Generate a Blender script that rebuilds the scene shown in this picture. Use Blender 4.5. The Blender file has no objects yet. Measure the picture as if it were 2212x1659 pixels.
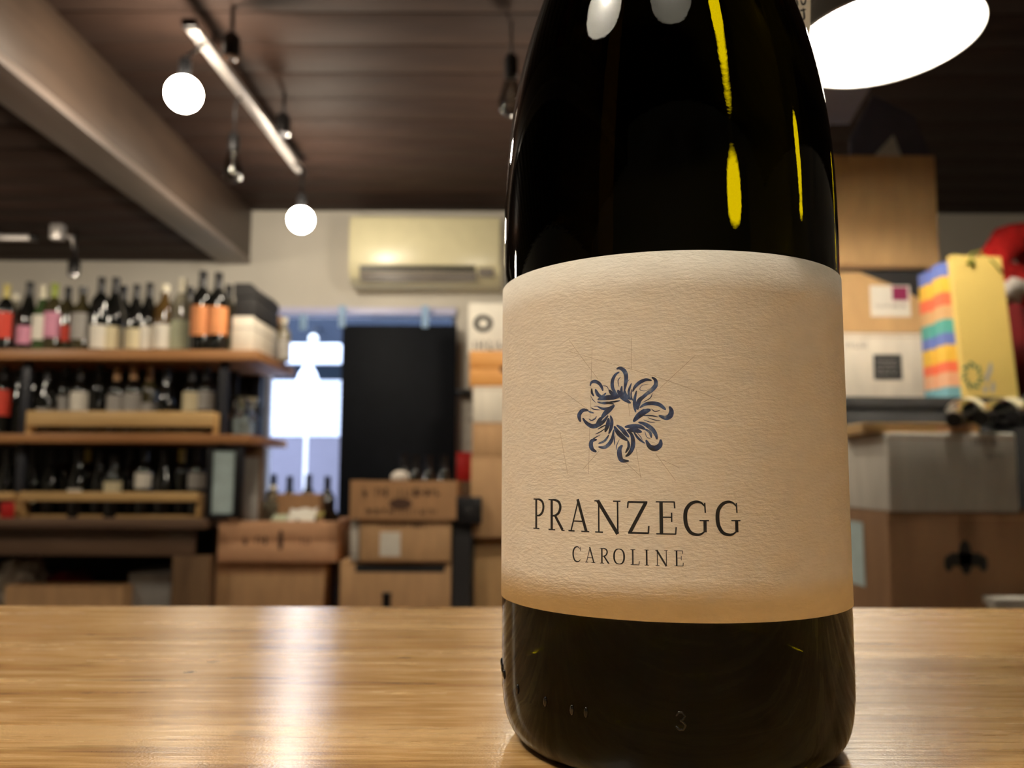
import bpy, bmesh, math, random
from math import sin, cos, pi, radians
from mathutils import Vector, Matrix, Euler, noise
random.seed(7)
SC = bpy.context.scene
COL = SC.collection

# ------------------------------------------------------------------ camera, world, exposure
cam_d = bpy.data.cameras.new('camera'); cam = bpy.data.objects.new('camera', cam_d); COL.objects.link(cam)
SC.camera = cam
FPX, TILT, ROLL = 1844.9, 0.106608, 0.004112
cam_d.sensor_width = 36.0; cam_d.lens = FPX / 2212 * 36.0
cam_d.clip_start = 0.01; cam_d.clip_end = 100
fw = Vector((0, cos(TILT), sin(TILT))); up0 = Vector((0, -sin(TILT), cos(TILT))); rt0 = Vector((1, 0, 0))
rt = rt0 * cos(ROLL) + up0 * sin(ROLL); up = up0 * cos(ROLL) - rt0 * sin(ROLL)
M = Matrix((rt, up, -fw)).transposed().to_4x4(); M.translation = Vector((0, 0, 1.0615))
cam.matrix_world = M
cam_d.dof.use_dof = True; cam_d.dof.focus_distance = 0.176
cam_d.dof.aperture_fstop = 18.5; cam_d.dof.aperture_blades = 0

W = bpy.data.worlds.new('daylight'); SC.world = W; W.use_nodes = True
bg = W.node_tree.nodes['Background']; bg.inputs[0].default_value = (0.56, 0.70, 1.0, 1); bg.inputs[1].default_value = 3.0

SC.view_settings.view_transform = 'Standard'; SC.view_settings.look = 'None'
SC.view_settings.exposure = 1.5; SC.view_settings.gamma = 1.0; SC.view_settings.use_curve_mapping = False
BULB = 108.0      # radiance of the lamp bulbs
GLOBE = 64.0
cy = SC.cycles
cy.use_denoising = True; cy.max_bounces = 9; cy.diffuse_bounces = 4; cy.glossy_bounces = 4
cy.transmission_bounces = 8; cy.transparent_max_bounces = 12
cy.sample_clamp_indirect = 6.0; cy.caustics_reflective = False; cy.caustics_refractive = False

# ------------------------------------------------------------------ materials
def srgb(r, g, b):
    return tuple((c / 255 / 12.92 if c / 255 <= .04045 else ((c / 255 + .055) / 1.055) ** 2.4) for c in (r, g, b)) + (1,)
class NT:
    def __init__(s, name):
        s.m = bpy.data.materials.new(name); s.m.use_nodes = True; s.t = s.m.node_tree
        s.b = s.t.nodes['Principled BSDF']; s.out = s.t.nodes['Material Output']
    def n(s, typ, **kw):
        nd = s.t.nodes.new(typ)
        for k, v in kw.items():
            if k.startswith('i_'):
                key = k[2:]; key = int(key) if key.isdigit() else key.replace('_', ' ')
                nd.inputs[key].default_value = v
            else: setattr(nd, k, v)
        return nd
    def l(s, a, b): s.t.links.new(a, b)
    def ramp(s, fac, stops):
        r = s.n('ShaderNodeValToRGB'); e = r.color_ramp.elements
        while len(e) < len(stops): e.new(.5)
        for k, (p, c) in enumerate(stops): e[k].position = p; e[k].color = c
        s.l(fac, r.inputs[0]); return r.outputs[0]
    def coords(s, scale=(1, 1, 1), kind='Object'):
        tc = s.n('ShaderNodeTexCoord'); mp = s.n('ShaderNodeMapping'); mp.inputs['Scale'].default_value = scale
        s.l(tc.outputs[kind], mp.inputs[0]); return mp.outputs[0]
    def noise(s, vec, scale=5, detail=3, rough=.5):
        nd = s.n('ShaderNodeTexNoise'); nd.inputs['Scale'].default_value = scale
        nd.inputs['Detail'].default_value = detail; nd.inputs['Roughness'].default_value = rough
        s.l(vec, nd.inputs['Vector']); return nd.outputs[0]
    def bump(s, h, strength=.3, dist=.001, nrm=None):
        b = s.n('ShaderNodeBump'); b.inputs['Strength'].default_value = strength; b.inputs['Distance'].default_value = dist
        s.l(h, b.inputs['Height'])
        if nrm is not None: s.l(nrm, b.inputs['Normal'])
        return b.outputs[0]
def shade(c, k): return (c[0] * k, c[1] * k, c[2] * k, 1)
def plain(name, col, rough=.5, metal=0, coat=0, var=.12, scale=18, bumpk=0):
    t = NT(name); v = t.coords(); nz = t.noise(v, scale, 3)
    t.l(t.ramp(nz, [(.3, shade(col, 1 - var)), (.7, shade(col, 1 + var))]), t.b.inputs['Base Color'])
    t.b.inputs['Roughness'].default_value = rough; t.b.inputs['Metallic'].default_value = metal
    t.b.inputs['Coat Weight'].default_value = coat
    if bumpk: t.l(t.bump(nz, bumpk, .002), t.b.inputs['Normal'])
    return t.m
def wood(name, c1, c2, axis='x', rough=.45, scale=9, bumpk=.15):
    t = NT(name); sc = {'x': (.09, 1, 1), 'y': (1, .09, 1), 'z': (1, 1, .09)}[axis]
    v = t.coords(sc); n1 = t.noise(v, scale * 2.2, 5, .6); n2 = t.noise(v, scale * 9, 2)
    mx = t.n('ShaderNodeMath', operation='MULTIPLY_ADD'); t.l(n2, mx.inputs[0]); mx.inputs[1].default_value = .35
    t.l(n1, mx.inputs[2])
    t.l(t.ramp(mx.outputs[0], [(.42, c1), (.9, c2)]), t.b.inputs['Base Color'])
    t.b.inputs['Roughness'].default_value = rough
    t.l(t.bump(mx.outputs[0], bumpk, .002), t.b.inputs['Normal'])
    return t.m
def card(name, col, k=1.0):
    t = NT(name); v = t.coords((1, 1, .25)); nz = t.noise(v, 30, 4); c = shade(col, k)
    t.l(t.ramp(nz, [(.3, shade(c, .88)), (.75, shade(c, 1.1))]), t.b.inputs['Base Color'])
    t.b.inputs['Roughness'].default_value = .75
    return t.m
def emit(name, col, s):
    t = NT(name); t.b.inputs['Base Color'].default_value = (.8, .8, .8, 1)
    t.b.inputs['Emission Color'].default_value = col; t.b.inputs['Emission Strength'].default_value = s
    return t.m
def clear_glass(name, tint=(1, 1, 1, 1), ior=1.45, f=1.0):
    t = NT(name); tr = t.n('ShaderNodeBsdfTransparent'); tr.inputs[0].default_value = tint
    gl = t.n('ShaderNodeBsdfGlossy'); gl.inputs['Roughness'].default_value = .03
    fr = t.n('ShaderNodeFresnel'); fr.inputs[0].default_value = ior
    mx = t.n('ShaderNodeMixShader'); t.l(fr.outputs[0], mx.inputs[0]); t.l(tr.outputs[0], mx.inputs[1]); t.l(gl.outputs[0], mx.inputs[2])
    t.l(mx.outputs[0], t.out.inputs[0]); return t.m
MT = {}
MT['wine_glass_dark'] = None
MT['plaster'] = plain('wall_plaster', srgb(212, 206, 194), .8, var=.05, scale=3)
MT['ceil'] = wood('ceiling_dark_wood', srgb(44, 31, 25), srgb(62, 45, 37), 'x', .7, 7, .02)
MT['ceil'].node_tree.nodes['Principled BSDF'].inputs['Specular IOR Level'].default_value = .18
MT['soffit'] = wood('soffit_brown_wood', srgb(54, 41, 32), srgb(76, 59, 47), 'y', .5, 5)
MT['trim'] = wood('trim_grey_wood', srgb(100, 88, 82), srgb(128, 114, 106), 'y', .4, 5)
MT['floor'] = wood('floor_dark_boards', srgb(70, 54, 42), srgb(98, 78, 60), 'y', .5, 4)
MT['shelf'] = wood('shelf_pine', srgb(146, 96, 56), srgb(186, 134, 84), 'x', .45, 6)
MT['rail'] = wood('rail_pine', srgb(186, 148, 92), srgb(222, 184, 126), 'x', .5, 6)
MT['darkwood'] = wood('sideboard_dark_wood', srgb(78, 58, 44), srgb(120, 94, 74), 'x', .5, 6)
MT['cratewood'] = wood('crate_wood', srgb(204, 150, 110), srgb(228, 178, 136), 'x', .6, 8)
MT['orangewood'] = wood('crate_orange_wood', srgb(214, 142, 66), srgb(238, 176, 100), 'x', .55, 8)
MT['legwood'] = wood('leg_brown_wood', srgb(96, 70, 46), srgb(126, 96, 64), 'z', .6, 8)
MT['card'] = card('cardboard', srgb(206, 164, 118))
MT['card4'] = card('cardboard_dark', srgb(140, 102, 66))
MT['card2'] = card('cardboard_pale', srgb(204, 164, 112))
MT['slate'] = plain('slate_grey_card', srgb(74, 70, 80), .8)
MT['lilac'] = plain('daylight_tinted_white', srgb(206, 206, 236), .4, var=.03)  # bluish daylight on the doorway rail is put into this colour; a flap shares it
MT['hook'] = plain('pale_blue_strap', srgb(150, 186, 224), .5, var=.03)
MT['card3'] = card('cardboard_brown', srgb(182, 138, 96))
MT['whitecard'] = card('white_card', srgb(236, 226, 208))
MT['greycard'] = card('grey_white_card', srgb(206, 200, 188))
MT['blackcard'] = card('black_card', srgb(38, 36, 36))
MT['black'] = plain('black_plastic', srgb(24, 24, 26), .4)
MT['blackmetal'] = plain('black_metal', srgb(40, 38, 38), .35, .6)
MT['greymetal'] = plain('rail_grey_metal', srgb(190, 184, 180), .35, .5)
MT['chrome'] = plain('chrome', srgb(220, 220, 220), .15, 1)
MT['navy'] = plain('navy_black_board', srgb(19, 22, 28), .6)
MT['navy'].node_tree.nodes['Principled BSDF'].inputs['Specular IOR Level'].default_value = .12
MT['post'] = plain('shelf_black_steel', srgb(40, 42, 50), .5)
MT['back'] = plain('shelf_back_black', srgb(22, 20, 19), .7)
MT['acbody'] = plain('cream_plastic', srgb(222, 214, 176), .3, var=.03)
MT['acgrey'] = plain('grey_plastic', srgb(120, 112, 104), .4)
MT['print'] = plain('brown_print_ink', srgb(84, 56, 40), .7)
MT['blackink'] = plain('black_ink', srgb(28, 25, 22), .6)
MT['greyink'] = plain('grey_ink', srgb(140, 130, 120), .7)
MT['paper'] = plain('white_paper', srgb(236, 230, 216), .8, var=.05)
MT['creampaper'] = plain('cream_paper', srgb(226, 214, 176), .8, var=.05)
MT['pinkpaper'] = plain('pink_paper', srgb(222, 150, 176), .7)
MT['orangepaper'] = plain('orange_paper', srgb(232, 150, 92), .6)
MT['redpaper'] = plain('red_paper', srgb(226, 70, 48), .6)
MT['greenpaper'] = plain('pale_green_paper', srgb(190, 196, 164), .7)
MT['greypaper'] = plain('grey_paper', srgb(170, 166, 160), .7)
MT['bluepaper'] = plain('pale_blue_paper', srgb(186, 206, 206), .7)
MT['magenta'] = plain('magenta_ink', srgb(138, 30, 78), .6)
MT['red'] = plain('red_plastic', srgb(190, 30, 28), .5)
MT['cap_black'] = plain('capsule_black', srgb(26, 24, 26), .3)
MT['cap_yellow'] = plain('capsule_gold', srgb(196, 180, 100), .35)
MT['cap_green'] = plain('capsule_green', srgb(150, 164, 50), .35)
MT['cap_tan'] = plain('capsule_tan', srgb(170, 128, 84), .4)
MT['cap_cream'] = plain('capsule_cream', srgb(228, 220, 196), .4)
MT['g_dark'] = plain('bottle_black_glass', srgb(17, 18, 16), .08, coat=.4)
MT['g_amber'] = plain('bottle_amber_glass', srgb(92, 70, 36), .08, coat=.4)
MT['g_olive'] = plain('bottle_olive_glass', srgb(64, 58, 36), .08, coat=.4)
MT['g_clear'] = plain('bottle_grey_glass', srgb(132, 126, 108), .08, coat=.4)
MT['g_red'] = plain('bottle_red_wine', srgb(120, 28, 22), .08, coat=.4)
MT['g_green'] = plain('bottle_green_glass', srgb(64, 84, 50), .08, coat=.4)
MT['plush'] = plain('red_plush', srgb(196, 24, 22), .95, var=.3, scale=60, bumpk=.6)
MT['darkred'] = plain('dark_red_cloth', srgb(112, 16, 18), .9, var=.25)
MT['fur'] = plain('white_fur', srgb(226, 216, 204), .95, bumpk=.5, scale=90)
MT['yellowbag'] = plain('yellow_paper_bag', srgb(226, 196, 108), .7, var=.05, scale=6)
MT['olive'] = plain('olive_cord', srgb(110, 110, 30), .8)
MT['wreath'] = plain('green_print', srgb(64, 104, 74), .7)
MT['bulbglow'] = emit('bulb_glow', (1, .93, .80, 1), BULB)
MT['fillbulb'] = emit('fill_bulb_glow', (1, .93, .80, 1), BULB * .22)  # weak bulb of the added fill lamp
MT['bulbbright'] = emit('bright_bulb_glow', (1, .92, .78, 1), BULB * 1.45)
MT['globeglow'] = emit('globe_glow', (1, .88, .70, 1), GLOBE)
MT['shadein'] = plain('lamp_shade_white_enamel', srgb(248, 246, 240), .5, var=.02)
MT['shadeout'] = plain('lamp_shade_grey_enamel', srgb(96, 92, 84), .35, var=.05)
MT['bulbclear'] = clear_glass('clear_bulb_glass', (.62, .60, .56, 1), 1.7)
MT['pane'] = clear_glass('window_glass', (1, 1, 1, 1), 1.08)
MT['stemglass'] = clear_glass('stem_glass', (.93, .95, .97, 1))
MT['facade'] = plain('facade_blue_grey', srgb(34, 46, 60), .8)
MT['awning'] = plain('awning_navy', srgb(22, 31, 44), .8)
MT['outwhite'] = plain('outside_white', srgb(246, 246, 250), .6, var=.02)
MT['outgrey'] = plain('outside_pale_plaster', srgb(104, 98, 106), .8, var=.08, scale=3)
MT['pave'] = plain('pavement_grey', srgb(176, 174, 172), .85)
MT['plastic'] = plain('white_plastic_bag', srgb(214, 204, 190), .5)
for k, c in dict(st_blue=(104, 122, 196), st_yellow=(244, 196, 72), st_coral=(244, 116, 80), st_tan=(220, 176, 124), st_teal=(86, 170, 160), st_peach=(238, 180, 140), st_sky=(120, 178, 190)).items():
    MT[k] = plain('bag_' + k, srgb(*c), .7, var=.05, scale=6)

# ------------------------------------------------------------------ geometry helpers
def tag(o, label=None, cat=None, group=None, kind=None):
    if label: o['label'] = label
    if cat: o['category'] = cat
    if group: o['group'] = group
    if kind: o['kind'] = kind
    return o
def link(name, me, parent=None, loc=(0, 0, 0), rot=(0, 0, 0)):
    o = bpy.data.objects.new(name, me); COL.objects.link(o); o.location = loc; o.rotation_euler = rot
    if parent is not None: o.parent = parent
    return o
def obj(name, bm, mats, parent=None, loc=(0, 0, 0), rot=(0, 0, 0), smooth=False):
    me = bpy.data.meshes.new(name); bmesh.ops.recalc_face_normals(bm, faces=bm.faces[:]); bm.to_mesh(me); bm.free()
    for m in (mats if isinstance(mats, (list, tuple)) else [mats]): me.materials.append(MT[m] if isinstance(m, str) else m)
    if smooth:
        for p in me.polygons: p.use_smooth = True
        if smooth != 2: me.set_sharp_from_angle(angle=radians(38))
    return link(name, me, parent, loc, rot)
def empty(name, loc=(0, 0, 0), rz=0):
    o = bpy.data.objects.new(name, None); COL.objects.link(o); o.location = loc; o.rotation_euler = (0, 0, rz); o.empty_display_size = .05
    return o
def bx(bm, x0, x1, y0, y1, z0, z1, bev=0, mi=0, mat=None):
    b2 = bmesh.new()
    vs = [b2.verts.new(p) for p in ((x0, y0, z0), (x1, y0, z0), (x1, y1, z0), (x0, y1, z0), (x0, y0, z1), (x1, y0, z1), (x1, y1, z1), (x0, y1, z1))]
    for f in ((0, 3, 2, 1), (4, 5, 6, 7), (0, 1, 5, 4), (1, 2, 6, 5), (2, 3, 7, 6), (3, 0, 4, 7)): b2.faces.new([vs[i] for i in f])
    if bev: bmesh.ops.bevel(b2, geom=b2.edges[:], offset=bev, segments=2, affect='EDGES', profile=.5)
    for f in b2.faces: f.material_index = mi
    if mat is not None: b2.transform(mat)
    me = bpy.data.meshes.new('tmp'); b2.to_mesh(me); b2.free(); bm.from_mesh(me); bpy.data.meshes.remove(me)
    return bm
def box(name, x0, x1, y0, y1, z0, z1, mat, parent=None, bev=.003, loc=(0, 0, 0), rot=(0, 0, 0)):
    return obj(name, bx(bmesh.new(), x0, x1, y0, y1, z0, z1, bev), mat, parent, loc, rot, smooth=bool(bev))
def lathe(bm, prof, seg=24, a0=0, a1=2 * pi, mi=0, mat=None):
    full = abs(a1 - a0 - 2 * pi) < 1e-6; n = seg if full else seg + 1
    rings = []
    for r, z in prof:
        if r < 1e-7: rings.append([bm.verts.new((0, 0, z))])
        else: rings.append([bm.verts.new((r * cos(a0 + (a1 - a0) * i / seg), r * sin(a0 + (a1 - a0) * i / seg), z)) for i in range(n)])
    fs = []
    for A, B in zip(rings, rings[1:]):
        for i in range(seg):
            j = (i + 1) % n if full else i + 1
            q = [A[i % len(A)], A[j % len(A)], B[j % len(B)], B[i % len(B)]]
            u = []
            for v in q:
                if v not in u: u.append(v)
            if len(u) > 2:
                try: f = bm.faces.new(u); f.material_index = mi; fs.append(f)
                except ValueError: pass
    if mat is not None:
        vs = [v for R in rings for v in R]; bmesh.ops.transform(bm, matrix=mat, verts=vs)
    return bm
def tube(bm, pts, rad, seg=10, mi=0, cap=True):
    pts = [Vector(p) for p in pts]; rs = rad if isinstance(rad, (list, tuple)) else [rad] * len(pts); rings = []
    prev = None
    for i, p in enumerate(pts):
        t = (pts[min(i + 1, len(pts) - 1)] - pts[max(i - 1, 0)]).normalized()
        if prev is None: a = t.orthogonal().normalized()
        else: a = (prev - t * prev.dot(t)).normalized()
        prev = a; b = t.cross(a)
        rings.append([bm.verts.new(p + (a * cos(2 * pi * k / seg) + b * sin(2 * pi * k / seg)) * rs[i]) for k in range(seg)])
    for A, B in zip(rings, rings[1:]):
        for k in range(seg): bm.faces.new((A[k], A[(k + 1) % seg], B[(k + 1) % seg], B[k])).material_index = mi
    if cap:
        bm.faces.new(rings[0][::-1]).material_index = mi; bm.faces.new(rings[-1]).material_index = mi
    return bm
def prism(bm, poly, y0, y1, mi=0):            # polygon in the x-z plane extruded along y
    A = [bm.verts.new((x, y0, z)) for x, z in poly]; B = [bm.verts.new((x, y1, z)) for x, z in poly]; n = len(poly)
    bm.faces.new(A).material_index = mi; bm.faces.new(B[::-1]).material_index = mi
    for i in range(n): bm.faces.new((A[i], B[i], B[(i + 1) % n], A[(i + 1) % n])).material_index = mi
    return bm
def blob(bm, c, r, amp=.25, fq=6, sub=3, seed=0, mi=0):
    b2 = bmesh.new(); bmesh.ops.create_icosphere(b2, subdivisions=sub, radius=1)
    for v in b2.verts:
        d = v.co.copy(); k = 1 + amp * (noise.noise(d * fq * .4 + Vector((seed * 7.3, 0, 0))) + .5 * abs(noise.noise(d * fq + Vector((0, seed * 3.1, 0)))))
        v.co = Vector((d.x * r[0] * k + c[0], d.y * r[1] * k + c[1], d.z * r[2] * k + c[2]))
    for f in b2.faces: f.material_index = mi
    me = bpy.data.meshes.new('tmp'); b2.to_mesh(me); b2.free(); bm.from_mesh(me); bpy.data.meshes.remove(me); return bm
def copy_tree(o, parent=None, loc=None, rot=None):
    c = o.copy(); COL.objects.link(c)
    for k in list(c.keys()):
        if k in ('label',): del c[k]
    if parent is not None: c.parent = parent
    if loc is not None: c.location = loc
    if rot is not None: c.rotation_euler = rot
    for ch in list(o.children): copy_tree2(ch, c)
    return c
def copy_tree2(o, parent):
    c = o.copy(); COL.objects.link(c); c.parent = parent
    for ch in list(o.children): copy_tree2(ch, c)
def ribbon2d(pts, wid, sub=3, taper=True):
    """smooth tapered stroke in 2-D: list of (left, right) pairs"""
    P = [Vector(p) for p in pts]; n = len(P)
    if n > 2 and sub > 1:
        Q = []
        for i in range(n - 1):
            p0, p1, p2, p3 = P[max(i - 1, 0)], P[i], P[i + 1], P[min(i + 2, n - 1)]
            for k in range(sub):
                t = k / sub
                Q.append(.5 * ((2 * p1) + (p2 - p0) * t + (2 * p0 - 5 * p1 + 4 * p2 - p3) * t * t + (3 * p1 - p0 - 3 * p2 + p3) * t ** 3))
        Q.append(P[-1]); P = Q
    elif sub > 1:
        P = [P[0].lerp(P[1], k / sub) for k in range(sub + 1)]
    n = len(P); out = []
    for i, p in enumerate(P):
        t = (P[min(i + 1, n - 1)] - P[max(i - 1, 0)])
        t = t.normalized() if t.length > 1e-9 else Vector((1, 0)); nn = Vector((-t.y, t.x)); u = i / (n - 1)
        if callable(wid): w = wid(u)
        else: w = wid * ((sin(pi * (.04 + .92 * u)) ** .7) if taper else 1)
        out.append((p + nn * w / 2, p - nn * w / 2))
    return out
def ribbon_bm(bm, strip, f, mi=0):
    vs = [(bm.verts.new(f(a)), bm.verts.new(f(b))) for a, b in strip]
    for (a, b), (c, d) in zip(vs, vs[1:]): bm.faces.new((a, b, d, c)).material_index = mi
    return bm
EMB = [[[[-178,833],[-172,835],[-164,831],[-159,823],[-158,812],[-160,798],[-162,787]],78],[[[-172,827],[-181,821],[-187,809],[-187,796],[-182,786],[-175,777]],64],[[[-176,790],[-171,781],[-162,771],[-149,762]],85],[[[-162,790],[-159,778],[-147,769]],66],[[[-147,803],[-153,786],[-151,771]],43],[[[-169,817],[-175,809],[-173,796]],17],[[[-151,811],[-159,801],[-160,790]],14],[[[-167,798],[-168,787],[-163,775]],48],[[[-106,807],[-117,809],[-130,804],[-140,795],[-145,785]],64],[[[-106,814],[-99,808],[-98,798],[-106,788],[-117,780],[-129,772]],78],[[[-137,787],[-141,769],[-141,755],[-139,743]],60],[[[-115,779],[-130,769],[-135,757],[-135,748]],83],[[[-113,800],[-126,797],[-130,789],[-120,786],[-110,791]],11],[[[-105,781],[-110,771],[-125,763]],17],[[[-147,791],[-148,776],[-144,766]],28],[[[-131,752],[-120,759],[-106,761],[-92,758],[-83,751],[-79,747]],71],[[[-72,754],[-68,745],[-71,735],[-80,731],[-93,736]],94],[[[-144,724],[-133,736],[-121,744],[-109,748]],105],[[[-145,726],[-136,739],[-122,750]],28],[[[-124,728],[-111,723],[-100,722]],14],[[[-115,732],[-101,727],[-89,726]],17],[[[-108,750],[-100,744],[-90,747]],17],[[[-125,736],[-109,736],[-94,733]],23],[[[-134,723],[-121,719],[-108,710],[-100,699],[-97,688]],78],[[[-162,714],[-148,715],[-131,714],[-120,708]],80],[[[-157,707],[-142,707],[-127,703]],85],[[[-121,709],[-111,702],[-108,691]],51],[[[-90,688],[-91,677],[-101,670],[-112,674],[-119,687]],100],[[[-144,704],[-134,690],[-121,680]],43],[[[-121,705],[-118,694],[-110,689]],13],[[[-137,702],[-130,694],[-126,687]],14],[[[-179,718],[-168,710],[-160,700],[-153,693]],74],[[[-158,708],[-148,698],[-145,684],[-147,670],[-154,659],[-161,654]],77],[[[-184,716],[-177,704],[-167,694],[-156,686]],88],[[[-156,687],[-154,674],[-161,661]],50],[[[-167,677],[-173,669],[-173,656],[-168,646],[-154,645]],91],[[[-182,697],[-184,687],[-183,677]],21],[[[-173,689],[-179,677],[-180,667]],16],[[[-192,738],[-189,726],[-191,712],[-196,700]],66],[[[-196,733],[-198,719],[-204,704]],80],[[[-220,710],[-211,715],[-201,719]],26],[[[-226,700],[-214,705],[-203,712]],21],[[[-185,709],[-188,692],[-195,680],[-206,673],[-219,674]],71],[[[-195,699],[-205,686],[-219,681]],43],[[[-222,689],[-233,687],[-236,678],[-232,669],[-223,664]],85],[[[-214,699],[-230,691],[-236,684]],21],[[[-241,750],[-254,751],[-263,743],[-263,734],[-260,727]],83],[[[-242,749],[-236,746],[-228,744]],31],[[[-255,735],[-247,725],[-233,717],[-220,719],[-207,726],[-197,738]],83],[[[-183,759],[-193,751],[-204,742],[-212,732]],94],[[[-220,757],[-207,752],[-195,753],[-186,757]],54],[[[-236,756],[-228,752],[-215,750]],20],[[[-229,758],[-221,758],[-212,755]],14],[[[-241,733],[-234,729],[-225,733],[-223,738]],24],[[[-210,735],[-215,730],[-223,722]],71],[[[-237,801],[-234,808],[-226,810],[-216,805],[-210,796],[-208,789]],63],[[[-233,796],[-233,787],[-228,779]],43],[[[-225,794],[-219,782],[-207,774]],68],[[[-221,767],[-207,764],[-195,764],[-184,761]],51],[[[-172,776],[-183,775],[-195,775],[-207,774],[-220,772]],91],[[[-171,768],[-183,766],[-195,766]],34],[[[-195,791],[-187,782],[-178,777]],71],[[[-210,800],[-199,798],[-195,789]],14],[[[-236,781],[-231,772],[-223,765]],14],[[[-201,785],[-207,780],[-216,776]],37]]
LIN = [[-288,902,-219,815],[-288,878,-104,817],[-104,817,30,767],[-232,879,-242,618],[-146,896,-147,831],[-19,857,-90,791],[-307,796,-245,754],[-320,745,-260,752],[-314,708,-293,618],[-255,628,-217,666],[-160,641,-128,612],[-139,669,-130,609],[-100,659,-62,606],[-87,647,-54,631],[-154,764,-151,735]]
KNOTS = [(-.0995, .0757, .0026, .0022, .95), (-.0973, .0905, .003, .0022, .55), (-.111, .0650, .030, .0016, .45), (-.078, .068, .018, .0022, .38), (-.0885, .0005, .030, .0040, .28), (-.0625, .0125, .006, .004, .3), (-.035, .098, .004, .0015, .4), (.015, .13, .02, .002, .25)]
DOTS = [(-62.5, 17.2), (-60.0, 16.4), (-57.0, 15.6), (-46.9, 14.6), (-36.0, 14.3), (-28.6, 14.0), (-25.2, 14.1)]
DIG = (-6.0, 14.4)
TAGSTROKES = [[(.0412, -.0655), (.0418, -.068)], [(.0425, -.066), (.0430, -.0675), (.0437, -.0672), (.0441, -.0655)], [(.0420, -.0695), (.0440, -.0690)], [(.0432, -.0685), (.0434, -.0715), (.0428, -.0722)], [(.036, -.052), (.040, -.053)], [(.038, -.050), (.0382, -.057), (.036, -.058)], [(.041, -.056), (.044, -.055), (.043, -.060)]]

# ------------------------------------------------------------------ room shell
XL, XR, YB, YF, ZC, ZS = -3.3, 2.9, -1.7, 4.05, 2.337, 2.084
box('floor', XL, XR, YB, YF + .2, -.1, 0, 'floor', bev=0)['kind'] = 'structure'
bm = bmesh.new(); OX0, OX1, OZ = -1.22, -.268, 1.863
bx(bm, XL, OX0, YF, YF + .19, 0, ZC + .1); bx(bm, OX1, XR, YF, YF + .19, 0, ZC + .1); bx(bm, OX0, OX1, YF, YF + .19, OZ, ZC + .1)
obj('wall_back', bm, 'plaster')['kind'] = 'structure'
box('wall_left', XL - .15, XL, YB, YF + .19, 0, ZC + .1, 'plaster', bev=0)['kind'] = 'structure'
box('wall_right', XR, XR + .15, YB, YF + .19, 0, ZC + .1, 'plaster', bev=0)['kind'] = 'structure'
box('wall_front', XL - .15, XR + .15, YB - .15, YB, 0, ZC + .1, 'plaster', bev=0)['kind'] = 'structure'
ce = box('ceiling', XL, XR, YB, YF, ZC + .018, ZC + .12, 'back', bev=0); ce['kind'] = 'structure'
PW = .18; pl = None
k = 0; y = YF - .002
while y > YB:
    w = min(PW, y - YB)
    for (a, b, z) in ((-1.285, XR, ZC), (XL, -1.41, ZS)):
        if w < .04: continue
        bm = bx(bmesh.new(), a, b, -w + .004, 0, 0, .016, .003)
        obj('plank', bm, 'ceil', ce, (0, y, z + random.uniform(0, .0015)), smooth=True)
    y -= PW; k += 1
s_ = box('ceiling_left', XL, -1.30, YB, YF, ZS + .018, ZS + .03, 'back', bev=0); s_['kind'] = 'structure'
box('trim_1', -1.31, -1.27, YB, YF - .002, ZS + .0, ZC + .016, 'soffit', bev=.003)['kind'] = 'structure'
box('trim_2', -1.41, -1.268, YB, YF - .002, ZS - .012, ZS + .016, 'trim', bev=.004)['kind'] = 'structure'

# doorway in the back wall: glazed frame, daylight street behind it
wn = box('window_1', OX0, OX0 + .03, 4.19, 4.23, 0, OZ, 'greymetal', bev=.003); wn['kind'] = 'structure'
box('window_frame', OX1 - .03, OX1, 4.19, 4.23, 0, OZ, 'greymetal', wn, .003)
box('window_frame', OX0 + .03, OX1 - .03, 4.19, 4.23, OZ - .02, OZ, 'greymetal', wn, .003)
box('window_frame', OX0 + .03, OX1 - .03, 4.19, 4.23, 0, .08, 'greymetal', wn, .003)
box('pane', OX0 + .03, OX1 - .03, 4.207, 4.212, .08, OZ - .02, 'pane', wn, 0)
g = box('ground_outside', -8, 6, YF + .21, 14, -.12, -.02, 'pave', bev=0); g['kind'] = 'structure'

# ------------------------------------------------------------------ counter
bar = empty('bar_counter', (0, .20, 0), radians(.5))
tag(bar, 'light oak bar counter across the foreground under the big wine bottle', 'counter')
t = NT('counter_oak'); v = t.coords((.085, 1, 1)); n1 = t.noise(v, 55, 6, .66); n2 = t.noise(v, 480, 3, .6)
vw = t.coords((.16, 1, 1)); wv = t.n('ShaderNodeTexWave', wave_type='BANDS', bands_direction='Y'); wv.inputs['Scale'].default_value = 26
wv.inputs['Distortion'].default_value = 9; wv.inputs['Detail'].default_value = 3; wv.inputs['Detail Scale'].default_value = 1.2; t.l(vw, wv.inputs['Vector'])
mx = t.n('ShaderNodeMath', operation='MULTIPLY_ADD'); t.l(n2, mx.inputs[0]); mx.inputs[1].default_value = .75; t.l(n1, mx.inputs[2])
m2 = t.n('ShaderNodeMath', operation='MULTIPLY_ADD'); t.l(wv.outputs[1], m2.inputs[0]); m2.inputs[1].default_value = .10; t.l(mx.outputs[0], m2.inputs[2])
base = t.ramp(m2.outputs[0], [(.66, srgb(156, 112, 62)), (.88, srgb(194, 148, 90)), (1.12, srgb(216, 174, 118))])
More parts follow.
